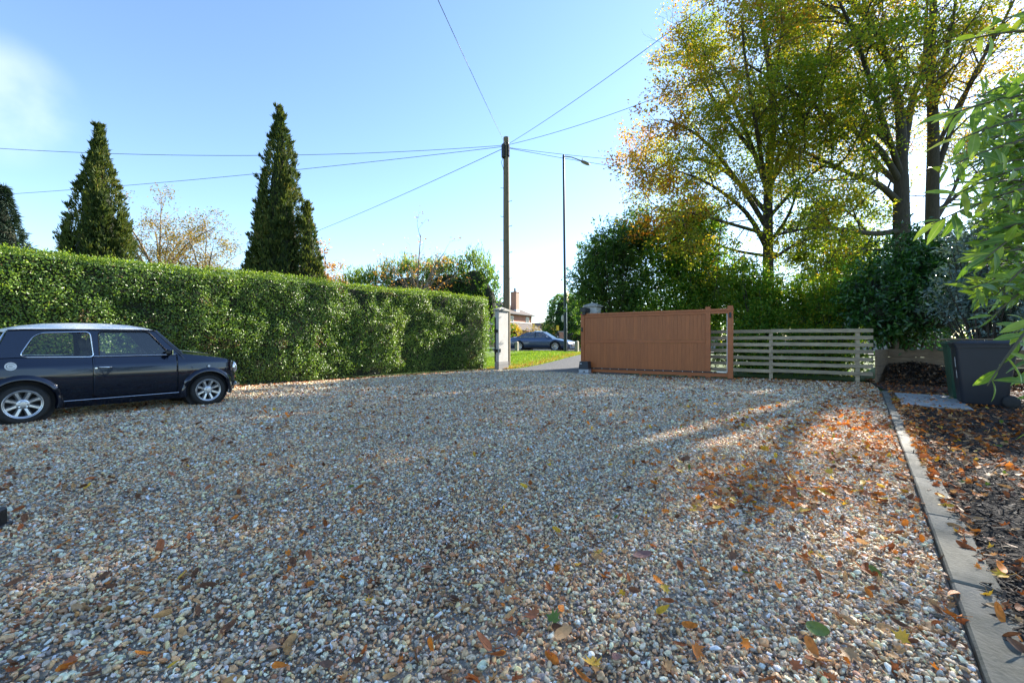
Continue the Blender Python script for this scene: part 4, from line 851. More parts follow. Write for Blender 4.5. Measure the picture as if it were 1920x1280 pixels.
    MB().tube([(.80, -.18, .898), (1.30, -.16, .815)], .0, 3); 
    for y in (-.26, .26): MB().grid(lambda u, v: tuple(np.array(bonnet(.12 + .76 * u, .5 + (y - .05 + .1 * v) / 1.3)) + np.array((0, 0, .003))), 14, 2).build('bonnet_stripe', 'paint_white', car)
    def front(u, v):
        t = 2 * v - 1; z = .26 + (.675 - .26) * u; w = half(1.46, z); bulge = .030 * (1 - t * t) * (1 if u > .9 else 1); return (1.462 + bulge, t * w, z + (.012 * (1 - abs(t) ** 2.4)) * u)
    MB().grid(front, 12, 16).build('front_panel', 'paint_navy', car, smooth=40)
    m = MB()
    for i in range(9): z = .42 + i * .024; m.box((1.497, 0, z), (.016, .62 - abs(i - 4) * .02, .011))
    m.build('grille', 'chrome', car)
    MB().tube([(1.43, -.62, .325), (1.49, -.58, .325), (1.535, -.35, .325), (1.545, 0, .325), (1.535, .35, .325), (1.49, .58, .325), (1.43, .62, .325)], .042, 10).build('front_bumper', 'chrome', car, smooth=60)
    MB().tube([(-1.44, -.60, .34), (-1.51, -.55, .34), (-1.555, 0, .34), (-1.51, .55, .34), (-1.44, .60, .34)], .042, 10).build('rear_bumper', 'chrome', car, smooth=60)
    def rear(u, v):
        t = 2 * v - 1; z = .26 + (.845 - .26) * u; x = -1.50 + .17 * max(0, (z - .62) / .225) ** 1.7; w = half(-1.50 + (x + 1.5), min(z, .84)); return (x - .035 * (1 - t * t), t * w, z)
    MB().grid(rear, 16, 16).build('rear_panel', 'paint_navy', car, smooth=40)
    zr = lerp_tab([(-1.165, 1.185), (-1.13, 1.215), (-1.02, 1.262), (-.8, 1.300), (-.5, 1.318), (-.2, 1.323), (.1, 1.305), (.25, 1.275), (.34, 1.238), (.365, 1.222)]); ze = lerp_tab([(-1.165, 1.178), (-1.05, 1.205), (-.4, 1.219), (.2, 1.226), (.365, 1.215)])
    def roof(u, v):
        x = -1.165 + 1.53 * u; t = 2 * v - 1; e = ze(x); tt = abs(t); w = .582 - .05 * max(0, (-x - 1.0) / .165) ** 2 - .02 * max(0, (x - .25) / .115) ** 2; s = math.copysign(1 - (1 - tt) ** 1.0, t)
        return (x + (.045 * (1 - t * t) if u > .9 else 0) * (u - .9) * 10 - (.05 * (1 - t * t) if u < .1 else 0) * (.1 - u) * 10, s * w, e + (zr(x) - e) * (1 - tt ** 3.2) + .004)
    ro = MB().grid(roof, 40, 28).build('roof', 'paint_white', car, smooth=50); md = ro.modifiers.new('thickness', 'SOLIDIFY'); md.thickness = .012; md.offset = -1
    def quad_screen(xt, zt, wt, xb, zb, wb, bow, name, mat, inset=0.0):
        def fn(u, v): t = 2 * v - 1; x = xb + (xt - xb) * u; w = wb + (wt - wb) * u; return (x + bow * (1 - t * t), t * (w - inset), zb + (zt - zb) * u)
        return MB().grid(fn, 6, 14).build(name, mat, car, smooth=60)
    quad_screen(.345, 1.215, .555, .665, .862, .625, .045, 'windscreen', 'glass'); quad_screen(-1.150, 1.185, .50, -1.300, .875, .555, -.055, 'rear_window', 'glass')
    for sd in (-1, 1):
        MB().tube([(-1.148, sd * .51, 1.187), (-1.30, sd * .565, .872)], .014, 6).build('window_trim', 'chrome', car); MB().tube([(.35, sd * .56, 1.218), (.672, sd * .632, .858)], .022, 8).build('windscreen_pillar', 'paint_navy', car, smooth=60)
        MB().grid(lambda u, v: (-1.135 - .14 * v - .02 * u, sd * (.575 + .075 * v - (.07 + .015 * v) * u), 1.195 - .345 * v), 4, 8).build('rear_pillar', 'paint_navy', car, smooth=60)
    MB().tube([(.72, -.35, .895), (.62, -.15, .96)], .006, 5).tube([(.72, .05, .915), (.62, .25, .97)], .006, 5).build('wiper', 'black_plastic', car)
    # round white badge with dark ring on the rear quarter
    bz = .738; by = half(-1.12, bz); T = Matrix.Translation((-1.12, -by - .001, bz)) @ Matrix.Rotation(R(90 - 12), 4, 'X')
    bd = MB().lathe([(.052, -.002), (.052, .004), (0, .005)], 26, T).build('round_badge', 'white_paint', car)
    for r_ in (.036,): MB().tube([T @ Vector((r_ * math.cos(a * .2618), r_ * math.sin(a * .2618), .0055)) for a in range(2, 23)], .0028, 4).build('badge_ring', 'dark_plastic', bd)
    m = MB()
    for y in (-.006, .010): m.box(T @ Vector((0, y, .006)), (.030, .004, .004))
    m.build('badge_bar', 'dark_plastic', bd)
    MB().box((0, 0, .165), (2.5, 1.05, .05)).build('underbody', 'car_inside', car)
mini()
def saloon():
    q = at(1016, 640, 31.2); car = empty('passing_car', (q.x, q.y, .38), GATE_ANG + .05); tag(car, 'blue grey low saloon car on the road beyond the verge', 'car')
    WXf, WXr, WR, L0, L1 = 1.42, -1.42, .345, -2.38, 2.40
    Wz = lerp_tab([(.15, .82), (.3, .90), (.5, .925), (.7, .915), (.86, .87), (.95, .82)])
    def Px(x):
        t = max(0, (abs(x) - 1.3) / 1.1); return 1 - .07 * t ** 2 - .30 * max(0, (t - .7) / .3) ** 2
    zt = lerp_tab([(-2.38, .80), (-2.3, .93), (-1.9, .98), (-1.2, .96), (0, .92), (.9, .90), (1.5, .84), (2.0, .74), (2.3, .62), (2.40, .50)])
    def zb(x):
        for c in (WXf, WXr):
            if abs(x - c) < .41: return max(.2, WR + math.sqrt(.41 ** 2 - (x - c) ** 2))
        return .2
    for sd in (-1, 1):
        m = MB(); vs = []; xs = np.linspace(L0, L1, 100)
        for x in xs:
            b, t = zb(x), zt(x); t = max(t, b + .02)
            for k in range(13): z = b + (t - b) * k / 12; vs.append((x, sd * Wz(z) * Px(x), z))
        m.add(vs, [(i * 13 + k, (i + 1) * 13 + k, (i + 1) * 13 + k + 1, i * 13 + k + 1) for i in range(99) for k in range(12)]); m.build('side_panel', 'paint_blue', car, smooth=40)
        for c in (WXf, WXr): wheel(car, c, sd * .80, -1 if sd < 0 else 1, WR, .245, .22, 10, 0); MB().lathe([(.40, -.4), (.405, .0)], 24, Matrix.Translation((c, sd * .86, WR)) @ Matrix.Rotation(R(-90 * sd), 4, 'X')).build('wheel_well', 'car_inside', car, recalc=False)
        def gs(x, z, off=0.0): return (x, sd * (.80 - (z - .92) * .50 + off), z)
        out = rounded([(-1.75, .95), (-1.05, 1.30), (-.35, 1.405), (.25, 1.375), (1.12, .90)], [.05, .2, .2, .2, .03]); win = rounded([(-1.45, .985), (-.95, 1.25), (-.3, 1.345), (.2, 1.32), (.92, .955)], [.05, .15, .2, .15, .03]); fill([out, win], gs, 'window_surround', 'paint_blue', car); fill([win], lambda x, z: gs(x, z, -.006), 'side_window', M['far_glass'], car); MB().tube([gs(-.25, 1.34, .002), gs(-.18, .96, .004)], .03, 5).build('pillar', 'black_plastic', car)
        MB().tube([gs(p[0], p[1], .004) for p in win], .010, 5, closed=True).build('window_trim', 'chrome', car)
        MB().box((.80, sd * .98, 1.0), (.14, .16, .11), bev=.04).build('door_mirror', 'paint_blue', car); MB().box((2.13, sd * .66, .665), (.36, .22, .09), bev=.04, mat=Matrix.Rotation(R(16), 4, 'Y') @ Matrix.Rotation(R(-22 * sd), 4, 'Z')).build('headlight', 'lens', car); MB().box((-2.28, sd * .62, .84), (.16, .36, .10), bev=.04).build('tail_light', 'amber', car)
        MB().box((0, sd * .915, .245), (2.0, .02, .06), bev=.008).build('sill_trim', 'black_plastic', car)
    def top(u, v): x = L0 + (L1 - L0) * u; t = 2 * v - 1; w = Wz(zt(x)) * Px(x); return (x + .04 * (1 - t * t) * (1 if u > .5 else -1), t * w, zt(x) + .06 * (1 - abs(t) ** 2.5))
    MB().grid(top, 60, 14).build('bonnet', 'paint_blue', car, smooth=50)
    for xx, sg in ((L1, 1), (L0, -1)): MB().grid(lambda u, v: (xx + sg * .04 * (1 - (2 * v - 1) ** 2), (2 * v - 1) * Wz(.5) * Px(xx), .2 + (zt(xx) + .05 - .2) * u), 6, 10).build('bumper', 'paint_blue', car, smooth=50)
    MB().box((2.43, 0, .40), (.03, .7, .18), bev=.01).build('grille', 'black_plastic', car)
    rz = lerp_tab([(-1.05, 1.31), (-.35, 1.41), (.25, 1.385)]); MB().grid(lambda u, v: (-1.05 + 1.3 * u, (2 * v - 1) * (.80 - (rz(-1.05 + 1.3 * u) - .92) * .5), rz(-1.05 + 1.3 * u) + .035 * (1 - abs(2 * v - 1) ** 2.5)), 12, 12).build('roof', 'paint_blue', car, smooth=50)
    def scr(xt, zt_, xb, zb_, nm): MB().grid(lambda u, v: (xb + (xt - xb) * u + (.06 if xb > 0 else -.06) * (1 - (2 * v - 1) ** 2), (2 * v - 1) * (.78 - (zb_ + (zt_ - zb_) * u - .92) * .5), zb_ + (zt_ - zb_) * u), 6, 10).build(nm, M['far_glass'], car, smooth=60)
    scr(.27, 1.385, 1.10, .93, 'windscreen'); scr(-1.05, 1.31, -1.75, .98, 'rear_window'); MB().box((-.2, 0, .62), (2.6, 1.4, .5)).build('cabin', 'car_inside', car); MB().box((0, 0, .24), (4.3, 1.45, .1)).build('underbody', 'car_inside', car)
M['far_glass'] = glass_mat('tinted_car_glass', (.35, .38, .40))
saloon()

# ------------------------------------------------------------------ vegetation
LM = {}
LM['hedge'] = leaf_mat('hedge_leaf', [(0, (.050, .100, .022)), (.3, (.105, .190, .030)), (.6, (.180, .280, .038)), (.88, (.28, .36, .052)), (.95, (.18, .11, .05)), (1, (.22, .23, .07))], transl=.34, rough=.36, spec=.6)
LM['hedge_top'] = leaf_mat('hedge_top_leaf', [(0, (.075, .14, .018)), (.6, (.14, .22, .025)), (1, (.24, .29, .04))], transl=.42, rough=.45)
LM['autumn'] = leaf_mat('beech_leaf', [(0, (.085, .150, .016)), (.3, (.165, .205, .018)), (.55, (.27, .235, .022)), (.78, (.33, .185, .020)), (1, (.30, .100, .016))], transl=.58, rough=.5, spec=.3)
LM['shrub'] = leaf_mat('shrub_leaf', [(0, (.046, .120, .016)), (.45, (.085, .195, .024)), (.8, (.155, .255, .026)), (1, (.34, .31, .03))], transl=.56, rough=.45)
LM['dark_shrub'] = leaf_mat('dark_shrub_leaf', [(0, (.028, .072, .016)), (.6, (.062, .136, .024)), (1, (.13, .20, .03))], transl=.48, rough=.45)
LM['cypress'] = leaf_mat('cypress_foliage', [(0, (.022, .044, .015)), (.5, (.066, .092, .022)), (.85, (.135, .145, .034)), (1, (.17, .125, .045))], transl=.22, rough=.7, spec=.2)
LM['spruce'] = leaf_mat('spruce_needles', [(0, (.010, .024, .016)), (1, (.030, .052, .030))], transl=.1, rough=.7, spec=.2)
LM['birch'] = leaf_mat('birch_leaf', [(0, (.13, .13, .03)), (.5, (.22, .17, .035)), (1, (.24, .115, .03))], transl=.4)
LM['ochre'] = leaf_mat('ochre_leaf', [(0, (.28, .13, .05)), (.5, (.34, .17, .05)), (1, (.40, .24, .06))], transl=.4)
LM['laurel'] = leaf_mat('laurel_leaf', [(0, (.014, .055, .012)), (.6, (.028, .095, .016)), (.92, (.050, .14, .020)), (1, (.10, .19, .02))], transl=.25, rough=.32, spec=.6)
LM['laurel_obj'] = leaf_mat('laurel_single_leaf', [(0, (.014, .055, .012)), (.6, (.030, .100, .016)), (.92, (.055, .15, .020)), (1, (.10, .19, .02))], 'object', .25, .32, .6)
LM['near'] = leaf_mat('near_shrub_leaf', [(0, (.075, .160, .028)), (.5, (.155, .255, .036)), (.85, (.27, .36, .045)), (1, (.42, .44, .06))], transl=.38, rough=.40, spec=.5)
LM['near_obj'] = leaf_mat('near_shrub_single_leaf', [(0, (.075, .160, .028)), (.5, (.155, .255, .036)), (.85, (.27, .36, .045)), (1, (.42, .44, .06))], 'object', .38, .40, .5)
LM['blue'] = leaf_mat('sky_tinted_leaf', [(0, (.065, .115, .105)), (.6, (.12, .18, .17)), (1, (.19, .25, .22))], transl=.2, rough=.36, spec=.6)  # sky reflection on dark green leaves put into a blue grey colour
LM['yellow_bush'] = leaf_mat('yellow_bush_leaf', [(0, (.30, .20, .02)), (1, (.42, .30, .03))], transl=.4)
LM['grass'] = leaf_mat('grass_blade', [(0, (.085, .17, .018)), (.6, (.15, .25, .024)), (1, (.30, .30, .05))], transl=.35, rough=.6)
UP = np.array([0, 0, 1.0])
def v3(a): return np.array([a[0], a[1], a[2]], float)

# ---- clipped hedge along the drive
def clipped_hedge(name, label, fn_top, s0, s1, thick, mats, dens, lsize, group=None):
    """hedge on the foot line hp(s); fn_top(s) is its height"""
    h = empty(name, (*hp(0), 0)); tag(h, label, 'hedge', group); o0 = np.array([*hp(0), 0.0])
    m = MB(); n = 40
    def core(u, v):
        s = s0 + .12 + (s1 - s0 - .24) * u; H = fn_top(s) - .12; k = v * 4
        if k <= 1: off, z = -.14, .06 + (H - .06) * k
        elif k <= 2: off, z = -.14 - (thick - .28) * (k - 1), H
        else: off, z = -thick + .14, H - (H - .06) * min(1, k - 2)
        p = hp(s, off); return (p[0] - o0[0], p[1] - o0[1], z)
    m.grid(core, n, 16); m.build('light_block_core', 'hedge_core', h)  # added solid dark core, stops light passing through the hedge
    # face
    L = s1 - s0; nf = int(L * 2.7 * dens); s = s0 + L * rng.random(nf); zz = rng.random(nf) ** .95
    H = np.array([fn_top(a) for a in s]); z = .04 + (H - .05) * zz
    q2 = np.stack([s * 1.0, z], 1); bump = (vnoise(q2, .6, 31) - .5) * .24 + (vnoise(q2, .2, 32) - .5) * .16
    off = bump - .03 - .10 * np.clip((.35 - z) / .35, 0, 1) + rng.normal(0, .028, nf) - .10 * np.clip((z - H + .22) / .22, 0, 1) ** 2
    P = np.stack([HA[0] + HD[0] * s + HN[0] * off, HA[1] + HD[1] * s + HN[1] * off, z], 1)
    Nn = unit(np.array([HN[0], HN[1], .45]) + rng.normal(0, .75, (nf, 3))); D = rand_dirs(nf) + np.array([0, 0, -.25]); D = D - Nn * np.sum(D * Nn, 1, keepdims=True)
    patch = vnoise(q2, 1.6, 33); r_ = np.clip(rng.beta(2, 2.6, nf) * .9 + (patch - .5) * .45, 0, .90); br = vnoise(q2, .5, 36); r_[(rng.random(nf) < .012) | ((br > .86) & (rng.random(nf) < .35))] = .95; thin = (vnoise(q2, .33, 37) > .84) & (rng.random(nf) < .6); keep = ~thin; P, D, Nn, r_ = P[keep], D[keep], Nn[keep], r_[keep]; nf = len(P)
    leaves('foliage', P - o0, D, Nn, lsize * rng.uniform(.7, 1.35, nf), lsize * .58 * rng.uniform(.8, 1.2, nf), mats[0], h, r_)
    # top and end
    nt_ = int(L * thick * dens * .75); s = s0 + L * rng.random(nt_); off = -thick * rng.random(nt_); H = np.array([fn_top(a) for a in s]); q2 = np.stack([s, off], 1)
    z = H - .03 + (vnoise(q2, .4, 35) - .5) * .10 + rng.exponential(.022, nt_); P = np.stack([HA[0] + HD[0] * s + HN[0] * off, HA[1] + HD[1] * s + HN[1] * off, z], 1)
    Nn = unit(rng.normal(0, .6, (nt_, 3)) + UP * .6); D = unit(rng.normal(0, .6, (nt_, 3)) + UP * .75)
    leaves('top_shoots', P - o0, D, Nn, lsize * rng.uniform(.8, 1.5, nt_), lsize * .5, mats[1], h)
    for se, sg in ((s1, 1), (s0, -1)):
        ne = int(thick * 2.7 * dens); off = -thick * rng.random(ne); z = .05 + (fn_top(se) - .05) * rng.random(ne); P = np.stack([HA[0] + HD[0] * (se + rng.normal(0, .03, ne)) + HN[0] * off, HA[1] + HD[1] * (se + rng.normal(0, .03, ne)) + HN[1] * off, z], 1); Nn = unit(np.array([HD[0] * sg, HD[1] * sg, .3]) + rng.normal(0, .5, (ne, 3))); D = rand_dirs(ne); leaves('end_foliage', P - o0, D, Nn, lsize * rng.uniform(.7, 1.3, ne), lsize * .58, mats[0], h, rng.beta(2, 2.6, ne) * .9)
    return h
clipped_hedge('clipped_hedge', 'long clipped green hedge with flat top along the gravel drive', lambda s: 2.70 + .03 * math.sin(s * 1.3), -8.5, 8.35, 1.25, (LM['hedge'], LM['hedge_top']), 2200, .043)

# ---- general shrub made of ellipsoid lobes
def shrub(name, label, lobes, n, lsize, mat, wd=.55, cat='shrub', group=None, shell=.35, core=.62, twigs=60, droop=0.0, upright=0.0, base=None, clump=.9, rndfn=None):
    """lobes: (centre, radii) in world space"""
    cs = np.array([v3(c) for c, r in lobes]); rs = np.array([r if hasattr(r, '__len__') else (r, r, r) for c, r in lobes], float)
    b = np.array(base if base is not None else (cs[:, 0].mean(), cs[:, 1].mean(), terrain(cs[:, 0].mean(), cs[:, 1].mean())), float)
    h = empty(name, b); tag(h, label, cat, group)
    if core:
        m = MB()
        for c, r in zip(cs, rs):
            prof = [(math.sin(a) * (1 + .0), -math.cos(a)) for a in np.linspace(0.02, math.pi - .02, 9)]
            m.lathe(prof, 12, Matrix.Translation(Vector(c - b)) @ Matrix.Diagonal((*(r * core), 1)))
        m.build('light_block_core', 'hedge_core', h, smooth=60)  # dark ellipsoids added inside the lobes to block light
    # sprigs through the volume, each with its own run of leaves
    w = rs[:, 0] * rs[:, 1] * rs[:, 2] ** .5; per = 13; ns = max(1, n // per); k = rng.choice(len(cs), ns, p=w / w.sum()); d = rand_dirs(ns); f = 1 - shell * rng.random(ns) ** 1.25
    lump = .86 + .34 * (vnoise(np.stack([np.arctan2(d[:, 1], d[:, 0]) * 1.2 + k * 3.1, d[:, 2] * 1.5], 1), .45, 41)) * clump
    C = cs[k] + d * rs[k] * (f * lump)[:, None]; ax = unit(d * .7 + rng.normal(0, .6, (ns, 3)) + UP * (.25 + upright - droop)); sl = lsize * rng.uniform(2.0, 4.2, ns)
    C = np.repeat(C, per, 0); axr = np.repeat(ax, per, 0); dr = np.repeat(d, per, 0); tt = rng.random(len(C)); P = C + axr * (tt * np.repeat(sl, per))[:, None] + rng.normal(0, lsize * .35, (len(C), 3)); d = dr
    n = len(P); g = np.array([terrain(x, y) for x, y in P[:, :2]]); ok = P[:, 2] > g + .03; P = P[ok]; d = d[ok]; axr = axr[ok]; n = len(P)
    Nn = unit(d * .35 + UP * .45 + rng.normal(0, .5, (n, 3))); D = unit(axr * .6 + rng.normal(0, .6, (n, 3)) + UP * (upright - droop))
    leaves('foliage', P - b, D, Nn, lsize * rng.uniform(.7, 1.35, n), lsize * wd * rng.uniform(.8, 1.2, n), mat, h, rndfn(P) if rndfn else None)
    if twigs:
        m = MB()
        for i in range(twigs):
            kk = random.randrange(len(cs)); c, r = cs[kk], rs[kk]; dd = rand_dirs(1)[0]; dd[2] = abs(dd[2]) * .8 + .1; e = c + dd * r * random.uniform(.9, 1.16); s = Vector((b[0] + random.uniform(-.2, .2) * r[0], b[1] + random.uniform(-.2, .2) * r[1], b[2])); mid = s.lerp(Vector(e), .55) + Vector((0, 0, .25 * r[2]))
            m.tube([s - Vector(b), mid - Vector(b), Vector(e - b)], [.022, .012, .004], 4)
        m.build('stems', 'bark', h)
    return h

# ---- branching trees
class Tree:
    def __init__(s, name, label, base, group=None, cat='tree'):
        s.b = Vector(base); s.root = empty(name, base); tag(s.root, label, cat, group); s.trunk = MB(); s.wood = MB(); s.LP = []; s.LD = []
    def limb(s, pts, r0, r1, trunk=False, n=8):
        pts = [Vector(p) for p in pts]; fine = []
        for i in range(len(pts) - 1):                      # Catmull-Rom through the points
            p0 = pts[max(i - 1, 0)]; p1 = pts[i]; p2 = pts[i + 1]; p3 = pts[min(i + 2, len(pts) - 1)]
            for k in range(4):
                t = k / 4; fine.append(.5 * ((2 * p1) + (p2 - p0) * t + (2 * p0 - 5 * p1 + 4 * p2 - p3) * t * t + (3 * p1 - p0 - 3 * p2 + p3) * t ** 3))
        fine.append(pts[-1]); m = len(fine); rad = [r0 + (r1 - r0) * (i / (m - 1)) for i in range(m)]
        (s.trunk if trunk else s.wood).tube([p - s.b for p in fine], rad, n); return fine, rad
    def child(s, p, d, ln, r, up, n, wob):
        pts = [p]; d = d.normalized(); k = 4 if ln > .8 else 3
        for i in range(k): d = (d + Vector((random.gauss(0, wob), random.gauss(0, wob), random.gauss(0, wob) + up))).normalized(); pts.append(pts[-1] + d * ln / k)
        m = len(pts); s.wood.tube([q - s.b for q in pts], [r * (1 - .8 * i / (m - 1)) for i in range(m)], n, cap=False); return pts
    def sprout(s, pts, spec, lvl=0, t0=.15, scale=1.0, r=.05):
        """children along the polyline pts; spec: per level (spacing, length, angle, up)"""
        sp, ln, ang, up = spec[lvl]; total = sum((pts[i + 1] - pts[i]).length for i in range(len(pts) - 1)); cnt = max(1, int(total * (1 - t0) / sp + random.random()))
        for c in range(cnt):
            t = t0 + (1 - t0) * (c + random.random()) / cnt; f = t * (len(pts) - 1); i = min(int(f), len(pts) - 2); p = pts[i].lerp(pts[i + 1], f - i); tan = (pts[i + 1] - pts[i]).normalized()
            side = Vector((random.gauss(0, 1), random.gauss(0, 1), random.gauss(0, .7))); side = (side - tan * side.dot(tan)).normalized(); a = R(ang) * random.uniform(.7, 1.3); d = tan * math.cos(a) + side * math.sin(a)
            l = ln * random.uniform(.6, 1.25) * (1.1 - .45 * t) * scale; last = lvl == len(spec) - 1
            cp = s.child(p, d, l, max(.004, r * .38 * (1 - .4 * t)), up, 3 if last else 5 if lvl == 0 else 4, .13 if not last else .18)
            if last:
                if random.random() < s.leafy(cp[-1]):
                    for _ in range(s.per): tt = random.random() ** .7; ff = tt * (len(cp) - 1); j = min(int(ff), len(cp) - 2); q = cp[j].lerp(cp[j + 1], ff - j); s.LP.append(q + Vector((random.gauss(0, .13), random.gauss(0, .13), random.gauss(0, .12)))); s.LD.append((cp[j + 1] - cp[j]).normalized() + Vector((random.gauss(0, .7), random.gauss(0, .7), random.gauss(-.2, .5))))
            else: s.sprout(cp, spec, lvl + 1, .2, scale, max(.006, r * .38))
    def finish(s, mat, lsize, wd=.58, rndfn=None, bark='bark'):
        if s.trunk.v: s.trunk.build('trunk', bark, s.root, smooth=70)
        s.wood.build('branches', bark, s.root, smooth=70, recalc=False)
        P = np.array([tuple(p) for p in s.LP]); D = np.array([tuple(d) for d in s.LD]); n = len(P)
        Nn = unit(rng.normal(0, .6, (n, 3)) + UP * .7); leaves('crown', P - np.array(s.b), D, Nn, lsize * rng.uniform(.7, 1.3, n), lsize * wd * rng.uniform(.8, 1.2, n), mat, s.root, rndfn(P) if rndfn else None); return n
def pxl(lst, dy=0.0, curve=0.0): return [at(x, y, Y + dy + curve * i) for i, (x, y, Y) in enumerate(lst)]
BEECH = [(.47, 2.9, 52, .045), (.25, 1.25, 48, .02), (.15, .52, 42, -.02)]
def big_trees():
    random.seed(21); tot = 0
    # the two-trunked tree on the right
    b = at(1690, 640, 16.0); T = Tree('autumn_tree', 'large two-trunked autumn tree with dark limbs rising behind the laurel', (b.x, b.y, terrain(b.x, b.y)), 'autumn trees behind the fence')
    T.per = 14; T.leafy = lambda p: .22 if p.z > 14.3 else .84 if p.x < 14.9 else .45  # crown above the view thinned so more sun reaches the gravel
    f, r = T.limb(pxl([(1694, 745, 16), (1692, 600, 16), (1692, 480, 16), (1690, 400, 16), (1690, 330, 16)]), .35, .22, True, 14)
    f, r = T.limb(pxl([(1752, 740, 17.2), (1750, 560, 17.2), (1748, 400, 17.2), (1750, 250, 17.2), (1745, 120, 17.2), (1750, 0, 17.2), (1742, -130, 17.3)]), .29, .08, True, 12); T.sprout(f[12:], BEECH, 0, .05, 1.0, .13)
    for lst, r0, dys in (
        ([(1690, 432, 16), (1640, 438, 15.6), (1580, 430, 15), (1520, 428, 14.6), (1460, 440, 14.2)], .15, (0,)),
        ([(1690, 385, 16), (1650, 348, 15.7), (1600, 328, 15.4), (1540, 300, 15), (1450, 262, 14.8)], .16, (0, 1.2)),
        ([(1690, 345, 16), (1640, 270, 15.6), (1560, 225, 15), (1500, 180, 14.5), (1400, 120, 14)], .15, (0,)),
        ([(1691, 345, 16), (1690, 250, 16), (1682, 180, 16), (1660, 100, 16), (1625, 20, 16), (1600, -90, 16)], .24, (0,)),
        ([(1690, 320, 16), (1710, 190, 16.3), (1732, 130, 16.6), (1736, 50, 17), (1742, -70, 17)], .17, (0,)),
        ([(1664, 110, 16), (1590, 40, 15.4), (1500, -20, 15), (1410, -60, 14.6)], .11, (0,)), ([(1640, 60, 16), (1560, -50, 16.5), (1470, -130, 17)], .10, (0,)),
        ([(1690, 350, 16), (1640, 300, 18), (1590, 220, 19.5), (1560, 120, 20.5), (1540, 0, 21)], .14, (0,)),
        ([(1750, 340, 17.2), (1790, 225, 17), (1832, 130, 16.6), (1882, 40, 16.4), (1930, -60, 16.2)], .14, (0,)),
        ([(1750, 290, 17.2), (1800, 190, 17.6), (1852, 110, 18), (1925, 35, 18.4)], .12, (0,)), ([(1750, 200, 17.2), (1776, 100, 17), (1792, 0, 17), (1802, -110, 17)], .12, (0,)),
        ([(1750, 400, 17.2), (1800, 362, 17), (1860, 300, 16.5), (1935, 225, 16)], .11, (0,)), ([(1690, 330, 16), (1640, 180, 15), (1600, 60, 14.2), (1540, -60, 13.6)], .14, (0,)),
        ([(1750, 420, 17.2), (1800, 330, 20), (1840, 200, 22)], .12, (0,)), ([(1690, 470, 16), (1620, 470, 16.6), (1560, 490, 17.2), (1500, 510, 17.6)], .08, (0,)), ([(1691, 300, 16), (1600, 200, 17.5), (1500, 110, 18.5), (1430, 60, 19)], .11, (0,))):
        for dy in dys:
            f, r = T.limb(pxl(lst, 0, dy), r0 * .8, r0 * .18, False, 8); T.sprout(f, BEECH, 0, .18, 1.0, r0 * .75)
    rf = lambda P: np.clip(.31 + (vnoise(P[:, [0, 2]] + P[:, [1, 1]] * .3, 1.7, 51) - .5) * .8 + rng.normal(0, .15, len(P)) + .03 * (P[:, 2] - 6), 0, 1)
    tot += T.finish(LM['autumn'], .105, .58, rf)
    # the slimmer tree left of it
    b = at(1440, 640, 17.0); T = Tree('autumn_tree', 'spreading autumn tree with orange tipped crown behind the gate', (b.x, b.y, terrain(b.x, b.y)), 'autumn trees behind the fence')
    T.per = 19; T.leafy = lambda p: .22 if p.z > 14.3 else .84  # unseen top of this crown also thinned to let sun through
    f, r = T.limb(pxl([(1442, 720, 17), (1441, 580, 17), (1440, 450, 17), (1441, 330, 17), (1450, 220, 17), (1440, 110, 17), (1425, 20, 17), (1412, -70, 17)]), .24, .05, True, 12); T.sprout(f[10:], BEECH, 0, .1, 1.0, .11)
    for lst, r0 in (([(1440, 470, 17), (1400, 400, 16.4), (1330, 345, 15.8), (1262, 318, 15.4)], .11), ([(1440, 430, 17), (1380, 335, 16.6), (1310, 255, 16), (1245, 225, 15.6)], .11), ([(1440, 360, 17), (1400, 250, 17), (1352, 150, 17), (1318, 95, 17)], .10),
        ([(1441, 350, 17), (1490, 268, 16), (1530, 170, 15.2), (1560, 70, 14.8)], .10), ([(1440, 410, 17), (1500, 345, 16), (1560, 300, 15.2)], .09), ([(1440, 400, 17), (1345, 310, 18), (1270, 300, 18.8), (1215, 330, 19.4)], .10), ([(1440, 320, 17), (1340, 190, 18), (1305, 110, 18.8), (1295, 55, 19.2)], .09),
        ([(1440, 440, 17), (1370, 420, 15.5), (1300, 400, 14.6), (1240, 395, 14.2)], .08), ([(1440, 380, 17), (1420, 250, 14.8), (1400, 130, 13.8), (1390, 40, 13.4)], .09), ([(1440, 460, 17), (1480, 400, 15.2), (1500, 330, 14.2)], .08), ([(1440, 480, 17), (1380, 470, 17.6), (1320, 450, 18), (1265, 435, 18.3)], .07), ([(1440, 490, 17), (1500, 455, 17.6), (1560, 440, 18), (1610, 430, 18.2)], .07), ([(1440, 380, 17), (1470, 240, 19.5), (1480, 120, 21)], .09)):
        f, r = T.limb(pxl(lst), r0, r0 * .22, False, 7); T.sprout(f, BEECH, 0, .22, .92, r0 * .75)
    rf = lambda P: np.clip(.36 + (vnoise(P[:, [0, 2]] + P[:, [1, 1]] * .3, 1.4, 52) - .5) * .6 + rng.normal(0, .14, len(P)) + .09 * np.clip(9.2 - P[:, 0], -1, 5) - .05 * np.clip(6.5 - P[:, 2], 0, 6), 0, 1)
    tot += T.finish(LM['autumn'], .105, .6, rf); return tot
N_BEECH = big_trees()

